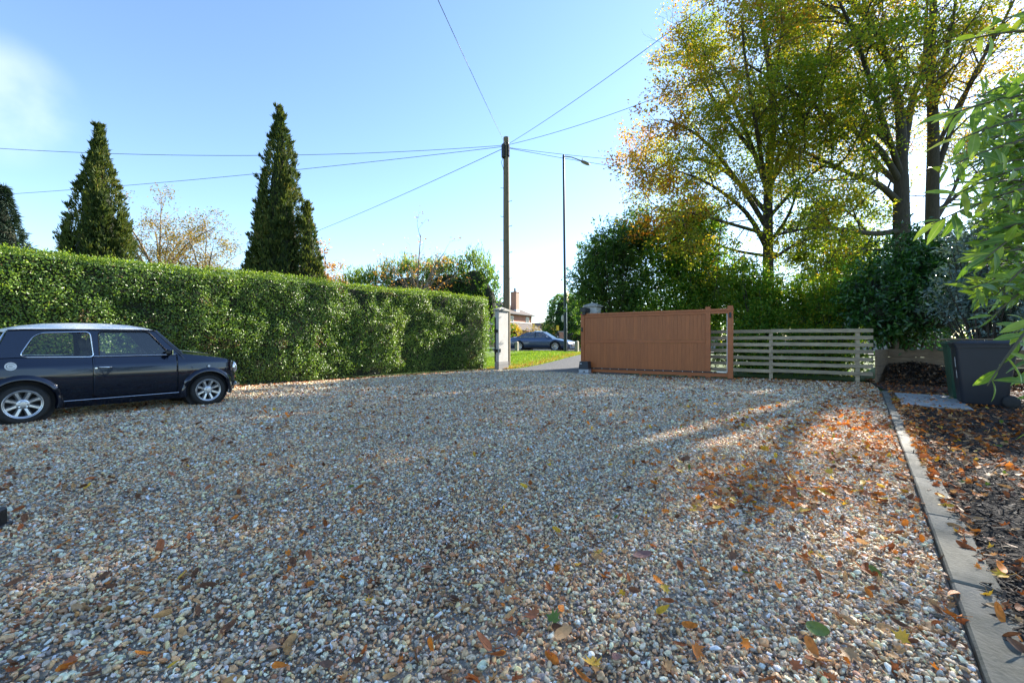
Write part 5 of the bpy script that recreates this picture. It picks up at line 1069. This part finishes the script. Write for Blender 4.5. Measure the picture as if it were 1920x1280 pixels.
# ---- shrubs behind gate and fence
def L(px, py, Y, r): return (at(px, py, Y), r)
grp = 'shrubs growing behind the gate and fence'
shrub('hawthorn_shrub', 'dark green straggling shrub between street lamp and wooden gate', [L(1105, 545, 17.5, (.95, 1, 1.3)), L(1150, 480, 17.5, (1.2, 1.1, 1.35)), L(1200, 450, 17.8, (1.0, 1, 1.2)), L(1180, 560, 17, (1.4, 1, 1.4)), L(1115, 490, 18, (.7, .7, .8))], 44000, .10, LM['dark_shrub'], group=grp, shell=.9, core=0, twigs=130)
shrub('mixed_hedge_shrub', 'bright green leafy shrub directly behind the wooden gate', [L(1270, 500, 16.6, (1.4, 1.1, 1.7)), L(1340, 540, 16.2, (1.4, 1.1, 1.6)), L(1270, 600, 16.0, (1.7, .9, 1.2)), L(1300, 430, 17.2, (1.2, 1, 1.1))], 48000, .10, LM['shrub'], group=grp, shell=.9, core=0, twigs=90)
shrub('mixed_hedge_shrub', 'yellow green shrub above the fence next to the gate end post', [L(1410, 560, 15.0, (1.25, .9, 1.35)), L(1440, 610, 14.4, (1.3, .7, 1.0)), L(1400, 650, 14.0, (1.0, .5, .8)), L(1450, 680, 13.6, (1.2, .4, .5))], 40000, .085, LM['shrub'], group=grp, shell=.9, core=0, twigs=70, rndfn=lambda P: np.clip(.25 + rng.random(len(P)) * .75, 0, 1))
shrub('mixed_hedge_shrub', 'olive coloured thin shrub above the middle of the slatted fence', [L(1520, 575, 14.4, (1.2, .9, 1.1)), L(1585, 600, 13.6, (1.0, .8, 1.0)), L(1530, 650, 13.4, (1.3, .5, .6)), L(1560, 680, 12.8, (1.3, .4, .45)), L(1610, 530, 14.2, (.8, .8, .9))], 38000, .085, LM['shrub'], group=grp, shell=.9, core=0, twigs=90, rndfn=lambda P: np.clip(.3 + rng.random(len(P)) * .75, 0, 1))
shrub('tall_thin_shrub', 'tall sparse yellow green shrub between the two autumn tree trunks', [L(1500, 480, 19, (1.5, 1, 1.3)), L(1570, 500, 19, (1.5, 1, 1.5)), L(1620, 470, 19.5, (1.2, 1, 1.6)), L(1540, 420, 19.5, (1.3, 1, 1.0))], 16000, .11, LM['autumn'], group=grp, shell=1.0, core=0, twigs=90, rndfn=lambda P: rng.random(len(P)) * .5)
shrub('climbing_ivy', 'green ivy scrambling over the slats next to the gate end post', [L(1395, 640, 12.62, (.35, .07, .30)), L(1420, 675, 12.45, (.42, .07, .18)), L(1350, 668, 12.95, (.30, .06, .35)), L(1500, 688, 11.98, (.35, .06, .10))], 1300, .06, LM['shrub'], wd=.8, cat='ivy', shell=.9, core=0, twigs=0)

# ---- laurel over the soil bay: the largest leaves are single parts
def leaf_blade(nm, mat, curl=.18, w=.30, segs=7):
    """one long leaf along +X, length 1, with midrib fold and curl"""
    m = MB(); vs = []
    for i in range(segs + 1):
        t = i / segs; ww = w * .5 * (math.sin(math.pi * min(1, t * .96 + .02)) ** .8) * (1 - .25 * t); zc = -curl * t * t
        vs += [(t, -ww, zc + ww * .35), (t, 0, zc), (t, ww, zc + ww * .35)]
    fs = []
    for i in range(segs): fs += [(i * 3, i * 3 + 1, i * 3 + 4, i * 3 + 3), (i * 3 + 1, i * 3 + 2, i * 3 + 5, i * 3 + 4)]
    m.add(vs, fs); o = m.build(nm, mat, smooth=70, recalc=False); me = o.data; bpy.data.objects.remove(o); return me
def place_leaf(me, parent, p, d, nrm, ln, name='leaf'):
    x = Vector(d).normalized(); z = Vector(nrm); z = (z - x * z.dot(x)); z = z.normalized() if z.length > 1e-4 else x.orthogonal().normalized(); y = z.cross(x)
    o = link(name, me, parent); o.matrix_local = Matrix(((x.x * ln, y.x * ln, z.x * ln, p[0]), (x.y * ln, y.y * ln, z.y * ln, p[1]), (x.z * ln, y.z * ln, z.z * ln, p[2]), (0, 0, 0, 1))); return o
def laurel():
    lobes = [L(1690, 560, 12.2, (1.5, 1.0, 1.25)), L(1650, 590, 11.9, (.75, .7, .85)), L(1740, 590, 11.4, (1.0, .8, .9)), L(1720, 490, 12.8, (1.1, .9, 1.0)), L(1760, 520, 12.0, (1.0, .9, 1.1)), L(1630, 545, 12.6, (.6, .6, .7))]
    h = shrub('laurel_shrub', 'dense dark green laurel with large glossy leaves above the timber bay', lobes, 17000, .14, LM['laurel'], wd=.42, shell=.6, core=.5, twigs=40)
    b = h.location; mes = [leaf_blade('leaf', LM['laurel_obj'], c, .40) for c in (.12, .25, .35)]; k = 0
    while k < 280:
        c, r = random.choice(lobes[:5]); d = Vector(rand_dirs(1)[0]); 
        if d.y > .1: continue
        p = Vector(c) + Vector((d.x * r[0], d.y * r[1], d.z * r[2])) * random.uniform(.97, 1.08)
        if p.z < .62: continue
        place_leaf(mes[k % 3], h, p - b, d * .6 + Vector((random.gauss(0, .6), random.gauss(0, .4), random.gauss(-.2, .5))), d + Vector((random.gauss(0, .3), -.3, .5 + random.gauss(0, .3))), random.uniform(.12, .19)); k += 1
laurel()
# ---- shrub with sky tinted leaves behind the bins
shrub('sky_tinted_shrub', 'shrub with sky sheen coloured blue grey into its leaves spilling out above the charcoal bin', [L(1835, 555, 8.7, (.75, .6, .80)), L(1885, 490, 8.6, (.9, .7, 1.0)), L(1920, 590, 8.4, (.8, .6, .55)), L(1800, 580, 8.9, (.42, .4, .42)), L(1850, 450, 9.0, (.65, .6, .6))], 12000, .105, LM['blue'], wd=.36, shell=.9, core=0, twigs=60, base=(9.6, 8.6, 0.0))
# ---- near shrub at the right edge, leaf by leaf
def near_shrub():
    random.seed(77); base = Vector((2.75, 1.95, 0.0)); h = empty('broadleaf_shrub', base); tag(h, 'tall shrub with long light green leaves hanging over the bark bed', 'shrub')
    mes = [leaf_blade('leaf', LM['near_obj'], c, w) for c, w in ((.05, .40), (.16, .36), (.28, .40), (.38, .34))]; st = MB(); count = 0; FP = []; FD = []; FN = []
    def spray(p0, p1, n, ln, single=True, sag=.04):
        nonlocal count
        a = Vector(p0); e = Vector(p1); pts = [a.lerp(e, t) + Vector((0, 0, -sag * 4 * t * (t - .0) * .5)) for t in (0, .25, .5, .75, 1)]; st.tube([q - base for q in pts], [.007, .006, .005, .004, .002], 5)
        for i in range(n):
            t = .30 + .70 * (i + random.random() * .6) / n; t = min(t, 1); f = t * 4; j = min(int(f), 3); q = pts[j].lerp(pts[j + 1], f - j); ax = (pts[j + 1] - pts[j]).normalized(); side = Vector((random.gauss(0, 1), random.gauss(0, 1), random.gauss(0, .8))); side = (side - ax * side.dot(ax)).normalized()
            d = ax * random.uniform(.15, .95) + side * random.uniform(.6, 1.1) + Vector((0, 0, random.uniform(-.2, .15))); nn = Vector((random.gauss(0, .45), random.gauss(-.75, .4), .75 + random.gauss(0, .3))); l = ln * random.uniform(.75, 1.25)
            if single and count < 290: place_leaf(mes[count % 4], h, q - base, d, nn, l); count += 1
            else: FP.append(tuple(q - base)); FD.append(tuple(d)); FN.append(tuple(nn))
    # main stems outside the frame
    for e in ((2.55, 1.9, 2.9), (2.9, 2.2, 3.2), (2.6, 1.6, 2.3), (3.2, 1.9, 2.6)): st.tube([Vector((0, 0, 0)), Vector(((e[0] - base.x) * .5, (e[1] - base.y) * .5, e[2] * .5)), Vector(e) - base], [.03, .022, .010], 7)
    # sprays seen in the photograph: from pixel to pixel at a depth
    S = [((1990, 60), (1800, 40), 1.75, 8), ((1990, 10), (1850, 15), 1.8, 7), ((1980, 170), (1760, 185), 1.8, 15), ((1980, 215), (1790, 225), 1.7, 13), ((1970, 250), (1750, 290), 1.9, 16), ((1980, 300), (1780, 330), 1.7, 14), ((1975, 340), (1740, 385), 1.8, 14), ((1985, 380), (1820, 350), 2.1, 14), ((1985, 400), (1840, 450), 1.8, 12), ((1990, 450), (1860, 520), 1.8, 11), ((1990, 500), (1850, 560), 1.7, 9), ((1985, 560), (1885, 600), 1.8, 8),
         ((1980, 560), (1845, 680), 1.5, 7), ((1990, 620), (1915, 640), 1.6, 5), ((1995, 650), (1915, 680), 1.5, 5), ((1995, 720), (1925, 745), 1.5, 6), ((1995, 790), (1945, 805), 1.4, 5), ((1990, 270), (1850, 270), 2.2, 14), ((1990, 420), (1870, 400), 2.3, 14), ((1990, 140), (1870, 150), 2.2, 10), ((1990, 520), (1880, 480), 2.3, 12)]
    for (x0, y0), (x1, y1), Y, n in S: spray(at(x0, y0, Y + .15), at(x1 + 6, y1, Y), int(n * 1.25), .090 if Y < 2 else .085)
    for i in range(170):
        px = random.uniform(1812, 1935); py = random.uniform(150, 540); Y = random.uniform(2.0, 2.9); spray(at(px + 90, py + random.uniform(-30, 30), Y + .2), at(px, py, Y), 8, .10, False)
    st.build('stems', 'twig', h, smooth=70)
    n = len(FP); leaves('foliage', np.array(FP), np.array(FD), np.array(FN), .092 * rng.uniform(.75, 1.25, n), .032, LM['near'], h, rng.beta(1.6, 2.4, n)); return count
N_NEAR = near_shrub()

# ---- conifers behind the hedge
def conifer(name, label, base, H, prof, n, mat, lean=0.0, blade=(.22, .05), cat='tree', group=None, side=None, up=1.0, tufts=0):
    """prof: radius as a function of relative height"""
    b = np.array(base, float); h = empty(name, b); tag(h, label, cat, group)
    MB().tube([(0, 0, -.1), (0, 0, H * .6), (lean, 0, H * .93)], [.18, .09, .02], 8).build('trunk', 'bark', h, smooth=60)
    lobes = [(0.0, 0.0, H, 1.0)] + (side or [])
    m = MB()
    for ox, oy, hh, rs in lobes: m.lathe([(max(.004, prof(t) * rs * .66), .12 + t * hh * .96) for t in np.linspace(0, .97, 14)], 14, Matrix.Translation((ox, oy, 0)))
    m.build('light_block_core', 'hedge_core', h, smooth=60)  # added dark core under the foliage, keeps light from shining through
    P = []; wts = [hh * rs for _, _, hh, rs in lobes]; tot = sum(wts)
    for (ox, oy, hh, rs), w in zip(lobes, wts):
        k = int(n * w / tot); t = rng.random(k) ** 1.25; a = rng.random(k) * 6.283; rad = np.array([prof(x) for x in t]) * rs
        fl = np.stack([a * 1.4 + ox, t * hh * .8], 1); lump = .72 + .42 * vnoise(fl, .50, 61) + .26 * vnoise(fl, .2, 62); rr = rad * lump * (1 - .22 * rng.random(k) ** 2) + rng.normal(0, .02, k)
        P.append(np.stack([ox + lean * t + rr * np.cos(a), oy + rr * np.sin(a), .1 + t * hh], 1)); P[-1] = np.concatenate([P[-1], np.cos(a)[:, None], np.sin(a)[:, None], t[:, None]], 1)
    P = np.concatenate(P)
    if tufts:
        k = rng.integers(0, len(P), tufts); c = P[k]; m_ = 34; ln = rng.uniform(.10, .32, tufts) * (1.15 - .6 * c[:, 5]); dirn = unit(np.stack([c[:, 3], c[:, 4], .9 + rng.normal(0, .3, tufts)], 1)); C = np.repeat(c, m_, 0); tt = rng.random(len(C)) ** .8
        C[:, :3] += np.repeat(dirn, m_, 0) * (tt * np.repeat(ln, m_))[:, None] + rng.normal(0, .055, (len(C), 3)) * (1.2 - tt)[:, None]; P = np.concatenate([P, C])
    n = len(P); out = np.stack([P[:, 3], P[:, 4], np.zeros(n)], 1); D = unit(out * .55 + UP * up + rng.normal(0, .35, (n, 3))); Nn = unit(out + rng.normal(0, .6, (n, 3)))
    leaves('crown', P[:, :3], D, Nn, blade[0] * rng.uniform(.6, 1.4, n), blade[1] * rng.uniform(.7, 1.4, n), mat, h, np.clip(rng.beta(2, 2.5, n) + (vnoise(np.stack([P[:, 0] * 2, P[:, 2]], 1), .6, 63) - .5) * .5, 0, 1)); return h
spind = lerp_tab([(0, .78), (.08, .95), (.2, 1.0), (.38, .90), (.55, .72), (.72, .56), (.86, .36), (.95, .17), (1, .02)])
q = at(527, 640, 18); conifer('cypress_tree', 'tall dark cypress with a second lower crown at its side behind the hedge', (q.x, q.y, 0), at(0, 207, 18).z, lambda t: lerp_tab([(0, 1.0), (.2, 1.1), (.35, 1.05), (.49, .92), (.6, .76), (.74, .55), (.84, .38), (.91, .16), (.96, .05), (1, .01)])(t), 34000, LM['cypress'], -.05, side=[(1.25, -.2, 6.7, .62), (-.95, .1, 6.4, .40), (1.62, 0, 4.4, .40), (.42, -.45, 8.0, .42), (-.42, -.4, 7.6, .42), (-1.15, -.3, 4.6, .40)], group='cypress trees behind the hedge', blade=(.17, .05), tufts=520)
q = at(186, 640, 17); conifer('cypress_tree', 'tall olive green cypress with a broad base behind the white roofed car', (q.x, q.y, 0), at(0, 242, 17).z, lambda t: lerp_tab([(0, 1.1), (.3, 1.15), (.49, 1.02), (.65, .72), (.78, .43), (.87, .22), (.93, .10), (.97, .04), (1, .01)])(t), 32000, LM['cypress'], .02, side=[(1.05, -.2, 5.9, .52), (-.55, .2, 7.2, .56), (.35, -.5, 7.6, .46), (-1.0, -.3, 5.6, .44), (.7, -.6, 6.6, .40)], group='cypress trees behind the hedge', blade=(.17, .05), tufts=520)
q = at(5, 640, 24); conifer('spruce_tree', 'dark pointed spruce far behind the hedge above the car', (q.x, q.y, 0), at(0, 352, 24).z, lambda t: 2.5 * (1 - t) * (1 + .16 * math.sin(t * 70)) + .03, 12000, LM['spruce'], 0, (.30, .05), up=-.25)
# ---- birch, bare cherry, orange tree, back hedge
def small_tree(name, label, base, H, mat, lsize, spec, limbs, per, leafy, bark, spread=.5, seed=1, bareness=0):
    random.seed(seed); T = Tree(name, label, base); T.per = per; T.leafy = lambda p: leafy; b = Vector(base)
    f, r = T.limb([b, b + Vector((.05, 0, H * .3)), b + Vector((-.05, .05, H * .62)), b + Vector((.08, 0, H))], H * .016, .012, True, 8); T.sprout(f[3:], spec, 0, .1, 1.0, H * .010)
    for i in range(limbs):
        a = 6.283 * i / limbs + random.uniform(-.3, .3); z = H * random.uniform(.18, .55); e = Vector((math.cos(a), math.sin(a), 0)) * H * spread * random.uniform(.7, 1.1); z2 = z + H * random.uniform(.25, .42)
        f, r = T.limb([b + Vector((0, 0, z)), b + e * .5 + Vector((0, 0, (z + z2) / 2 + .05 * H)), b + e + Vector((0, 0, z2))], H * .009, .008, False, 6); T.sprout(f, spec, 0, .2, .9, H * .006)
    return T.finish(mat, lsize, .6, None, bark)
q = at(300, 640, 23); small_tree('birch_tree', 'thin golden birch standing between the two cypress trees', (q.x, q.y, 0), at(0, 372, 23).z, LM['birch'], .10, [(.45, 1.5, 42, .06), (.28, .7, 40, .0), (.18, .4, 35, -.05)], 13, 16, .85, 'bark_pale', .34, 3)
q = at(385, 640, 24); small_tree('birch_tree', 'lower golden birch leaning right between the two cypress trees', (q.x, q.y, 0), at(0, 428, 24).z, LM['birch'], .10, [(.45, 1.3, 45, .05), (.28, .7, 40, .0), (.18, .4, 35, -.05)], 12, 16, .85, 'bark_pale', .36, 4)
q = at(608, 640, 24); small_tree('orange_tree', 'small orange leafed tree showing beside the cypress with two crowns', (q.x, q.y, 0), at(0, 482, 24).z, LM['ochre'], .13, [(.4, 1.0, 45, .05), (.25, .6, 40, .0), (.16, .35, 35, 0)], 12, 22, .98, 'bark', .2, 5)
q = at(785, 640, 16.6); small_tree('bare_cherry_tree', 'nearly bare small tree with a few ochre leaves behind the clipped hedge', (q.x, q.y, 0), at(0, 440, 16.6).z, LM['ochre'], .085, [(.40, 1.1, 50, .06), (.26, .55, 45, .03), (.2, .3, 40, 0)], 14, 5, .85, 'bark_pale', .27, 6)
shrub('overgrown_hedge', 'overgrown dark hedge with upright shoots behind the clipped hedge and pole', [L(700, 560, 19, (1.6, 1, 1.0)), L(765, 550, 19, (1.6, 1, 1.15)), L(840, 545, 18.8, (1.5, 1, 1.15)), L(890, 540, 18.6, (1.05, .9, 1.25)), L(915, 570, 18.2, (.55, .7, 1.2)), L(800, 620, 19, (3.6, 1.1, 1.6))], 40000, .085, LM['dark_shrub'], cat='hedge', shell=.4, core=.62, twigs=0, upright=.9)
shrub('upright_shrub', 'upright yellow green shoots topping the overgrown hedge', [L(690, 530, 18.6, (1.3, .6, .28)), L(760, 512, 18.8, (1.3, .6, .28)), L(830, 512, 18.6, (1.2, .6, .25)), L(890, 500, 18.4, (.7, .5, .55)), L(915, 515, 18.2, (.4, .4, .4))], 5200, .15, LM['hedge_top'], wd=.22, shell=.9, core=0, twigs=0, upright=2.2, base=(-3.0, 18.9, 0))
# ---- across the road
q = at(1068, 640, 45); conifer('yew_tree', 'dense rounded dark evergreen tree across the road behind the lamp column', (q.x, q.y, .38), at(0, 553, 45).z - .38, lambda t: 2.3 * math.sqrt(max(0, 1 - (2 * (t * .86 + .07) - 1) ** 2)) * 1.0, 15000, LM['dark_shrub'], 0, (.26, .07), up=-.3)
q = at(1085, 640, 42); shrub('garden_hedge', 'light green rounded hedge above the low stone garden wall', [(Vector((q.x - .8, q.y, 1.35)), (.8, .6, .75)), (Vector((q.x + .3, q.y, 1.35)), (.9, .6, .8))], 4200, .09, LM['shrub'], cat='hedge', twigs=0, core=.75)
q = at(962, 640, 52); shrub('yellow_bush', 'bright yellow bush in front of the brick house', [(Vector((q.x, q.y, 1.9)), (.85, .7, 1.25))], 1800, .16, LM['yellow_bush'], cat='bush', twigs=0)
q = at(1020, 640, 52); shrub('garden_shrub', 'brownish green straggling shrubs in the garden beside the brick house', [(Vector((q.x - 1.0, q.y, 1.7)), (1.1, .9, 1.3)), (Vector((q.x + .6, q.y, 1.8)), (1.2, .9, 1.4)), (Vector((q.x - 2.1, q.y, 1.3)), (.8, .7, .9))], 3600, .15, LM['birch'], twigs=30, core=.4, shell=.7)
q = at(1150, 640, 60); shrub('distant_trees', 'distant green trees far beyond the road to the right', [(Vector((q.x + i * 5.5, q.y - i * 2, 2.6)), (3.4, 2.5, 3.0 + (i % 3) * .5)) for i in range(9)], 14000, .30, LM['shrub'], cat='trees', twigs=0)['kind'] = 'stuff'
q = at(500, 640, 60); shrub('distant_trees', 'distant trees far behind the hedge on the left', [(Vector((q.x - i * 6.5 + 8, q.y, 2.2)), (4.2, 2.5, 2.7 + (i % 3) * .4)) for i in range(9)], 11000, .34, LM['shrub'], cat='trees', twigs=0)['kind'] = 'stuff'
# ---- grass on the verge, yellow leaves along its edge
def grass():
    n = 42000; a = -9 + rng.random(n) * 6.2 + 0; b = .4 + rng.random(n) * 10.9; ks = rng.random(n) < .8; a = np.where(ks, -7.5 + rng.random(n) * 4.3, a)
    P2 = G0 + E1 * a[:, None] + E2 * b[:, None]; lim = -3.12 - .03 * b; k = a < lim; P2 = P2[k]; n = len(P2); z = np.array([terrain(x, y) for x, y in P2])
    P = np.column_stack([P2, z]); D = unit(rng.normal(0, .35, (n, 3)) + UP); Nn = unit(rng.normal(0, 1, (n, 3)) * np.array([1, 1, .2])); tag(leaves('grass', P, D, Nn, .065 * rng.uniform(.6, 1.5, n), .016, LM['grass'], None, np.clip(rng.beta(2, 2.4, n) + .35 * np.exp(-(lim[k] - a[k]) / .5), 0, 1)), 'short bright green grass covering the roadside verge', 'grass', kind='stuff')
    n = 1500; b = .3 + 10 * rng.random(n) ** 1.4; a = -3.15 - .03 * b - np.abs(rng.normal(0, .55, n)); P2 = G0 + E1 * a[:, None] + E2 * b[:, None]; z = np.array([terrain(x, y) for x, y in P2]) + .045; c = np.array([(.62, .40, .04), (.58, .30, .03), (.44, .22, .05)])[rng.integers(0, 3, n)] * rng.uniform(.7, 1.2, (n, 1)); s = rng.uniform(.03, .05, n)
    scatter('verge_leaf_litter', np.column_stack([P2, z]), np.stack([rng.normal(0, .4, n), rng.normal(0, .4, n), rng.uniform(0, 6.28, n)], 1), np.stack([s, s, s], 1), rng.integers(0, 8, n), {'col': c}, leaf_sources('verge_leaf', 80))
grass()

# ------------------------------------------------------------------ single fallen leaves on the gravel
LEAF_M = {k: surf('fallen_leaf_' + k, tuple(v * 1.05 for v in c), tuple(v * .6 for v in c), 2.2, .6) for k, c in LEAFC.items()}
LEAF_LAB = {'orange': 'bright orange lobed dead leaf lying on the gravel', 'rust': 'rust brown curled dead leaf lying on the gravel', 'yellow': 'yellow lobed dead leaf lying on the gravel', 'tan': 'pale tan dead leaf lying on the gravel', 'brown': 'dark brown shrivelled dead leaf lying on the gravel', 'green': 'fallen leaf still green lying on the gravel', 'purple': 'dull purple oval dead leaf lying on the gravel'}
def fallen():
    random.seed(9); mes = {}
    def mk(kind, x, y, s, rz=None, tilt=.35, lob=None, drift=False):
        key = (kind, random.randrange(3), random.random() < .6 if lob is None else lob)
        if key not in mes: o = leaf_shape('lobed' if key[2] else 'oval', 100 + len(mes)).build('fallen_leaf', LEAF_M[kind], smooth=60, recalc=False); mes[key] = o.data
        else: o = link('fallen_leaf', mes[key])
        o.location = (x, y, .024 + .35 * s); o.scale = (s, s, s); o.rotation_euler = (random.gauss(0, tilt), random.gauss(0, tilt), random.uniform(0, 6.28) if rz is None else rz); tag(o, LEAF_LAB[kind].replace('lying on the gravel', 'in the drift of leaves beside the concrete kerb' if drift else 'lying apart on the open gravel'), 'leaf', kind + (' leaves in the drift by the kerb' if drift else ' leaves strewn on the open gravel'))
    spots = [('rust', 1003, 1172, .045, 1), ('green', 1037, 1180, .040, 1), ('green', 1532, 1200, .050, 0), ('orange', 1523, 1232, .035, 0), ('yellow', 1112, 1268, .045, 1), ('orange', 1303, 1236, .040, 1), ('rust', 1335, 995, .045, 0), ('purple', 1204, 1056, .048, 0), ('rust', 1300, 1047, .040, 1), ('yellow', 1122, 1050, .038, 1), ('purple', 1158, 1255, .038, 0), ('tan', 1055, 1205, .040, 0), ('rust', 905, 1222, .040, 0), ('rust', 928, 1248, .034, 0), ('yellow', 1245, 1115, .030, 1), ('orange', 1345, 955, .06, 1), ('yellow', 1345, 965, .05, 1), ('yellow', 1295, 970, .055, 1), ('orange', 1440, 970, .05, 1), ('yellow', 1505, 970, .045, 1), ('orange', 1615, 1012, .035, 1), ('brown', 1410, 942, .06, 0), ('yellow', 1435, 850, .06, 1), ('green', 1640, 1085, .035, 0), ('orange', 1790, 1175, .05, 1), ('orange', 1625, 1140, .035, 1), ('tan', 1590, 1245, .04, 1), ('yellow', 343, 1092, .034, 0), ('rust', 580, 1055, .035, 0), ('tan', 205, 962, .05, 0), ('rust', 300, 1040, .04, 0), ('orange', 1790, 1130, .04, 0), ('yellow', 1690, 1215, .035, 1)]
    for k, x, y, s, lob in spots: g = gnd(x, y); mk(k, g.x, g.y, s, None, .45, bool(lob))
    n = 0
    while n < 215:
        if n % 3: g = gnd(random.choice((1400, 1470, 1350, 1560, 1620, 1660)) + random.gauss(0, 60), random.choice((905, 930, 840, 815, 870)) + random.gauss(0, 18)); s = random.uniform(.030, .050)
        else: y = 1.35 + 3.6 * random.random() ** 1.1; g = Vector((random.uniform(-1.15, 1.2) * y, y, 0)); s = random.uniform(.020, .038)
        if not in_poly(np.array([[g.x, g.y]]), DRIVE)[0]: continue
        mk(random.choices(('orange', 'rust', 'yellow', 'tan', 'brown'), (.40, .24, .14, .14, .08))[0] if n % 3 else random.choices(('rust', 'tan', 'brown', 'orange'), (.36, .26, .2, .18))[0], g.x, g.y, s, drift=bool(n % 3)); n += 1
fallen()
# dark block just showing at the left edge of the gravel
g = gnd(-50, 1002); o = empty('rubber_block', (g.x, g.y, .0), .25); tag(o, 'small black rubber block on the gravel at the left edge', 'block'); bx('body', -.16, .085, -.10, .10, .0, .115, 'black_plastic', o, .012); bx('base_plate', -.18, .10, -.115, .115, .0, .022, 'rail', o, .006)
for nm, lab, cat in (('gravel', 'loose mixed grey, white and tan gravel covering the whole drive', 'gravel'), ('leaf_litter', 'small dead leaves and fragments scattered through the gravel', 'leaf litter'),
    ('bed_leaf_litter', 'orange and tan dead leaves covering the bark bed beside the kerb', 'leaf litter'), ('bed_dead_leaves', 'dull brown dead leaves around the slabs and bins', 'leaf litter'), ('bark_mulch', 'dark bark chips covering the bed beside the kerb', 'bark mulch'),
    ('heap_litter', 'dark crumbs and dead leaves on the soil heap', 'leaf litter'), ('verge_leaf_litter', 'yellow dead leaves along the edge of the grass verge', 'leaf litter')):
    tag(bpy.data.objects[nm], lab, cat)
print('stones', N_STONES, 'beech leaves', N_BEECH, 'near leaves', N_NEAR)
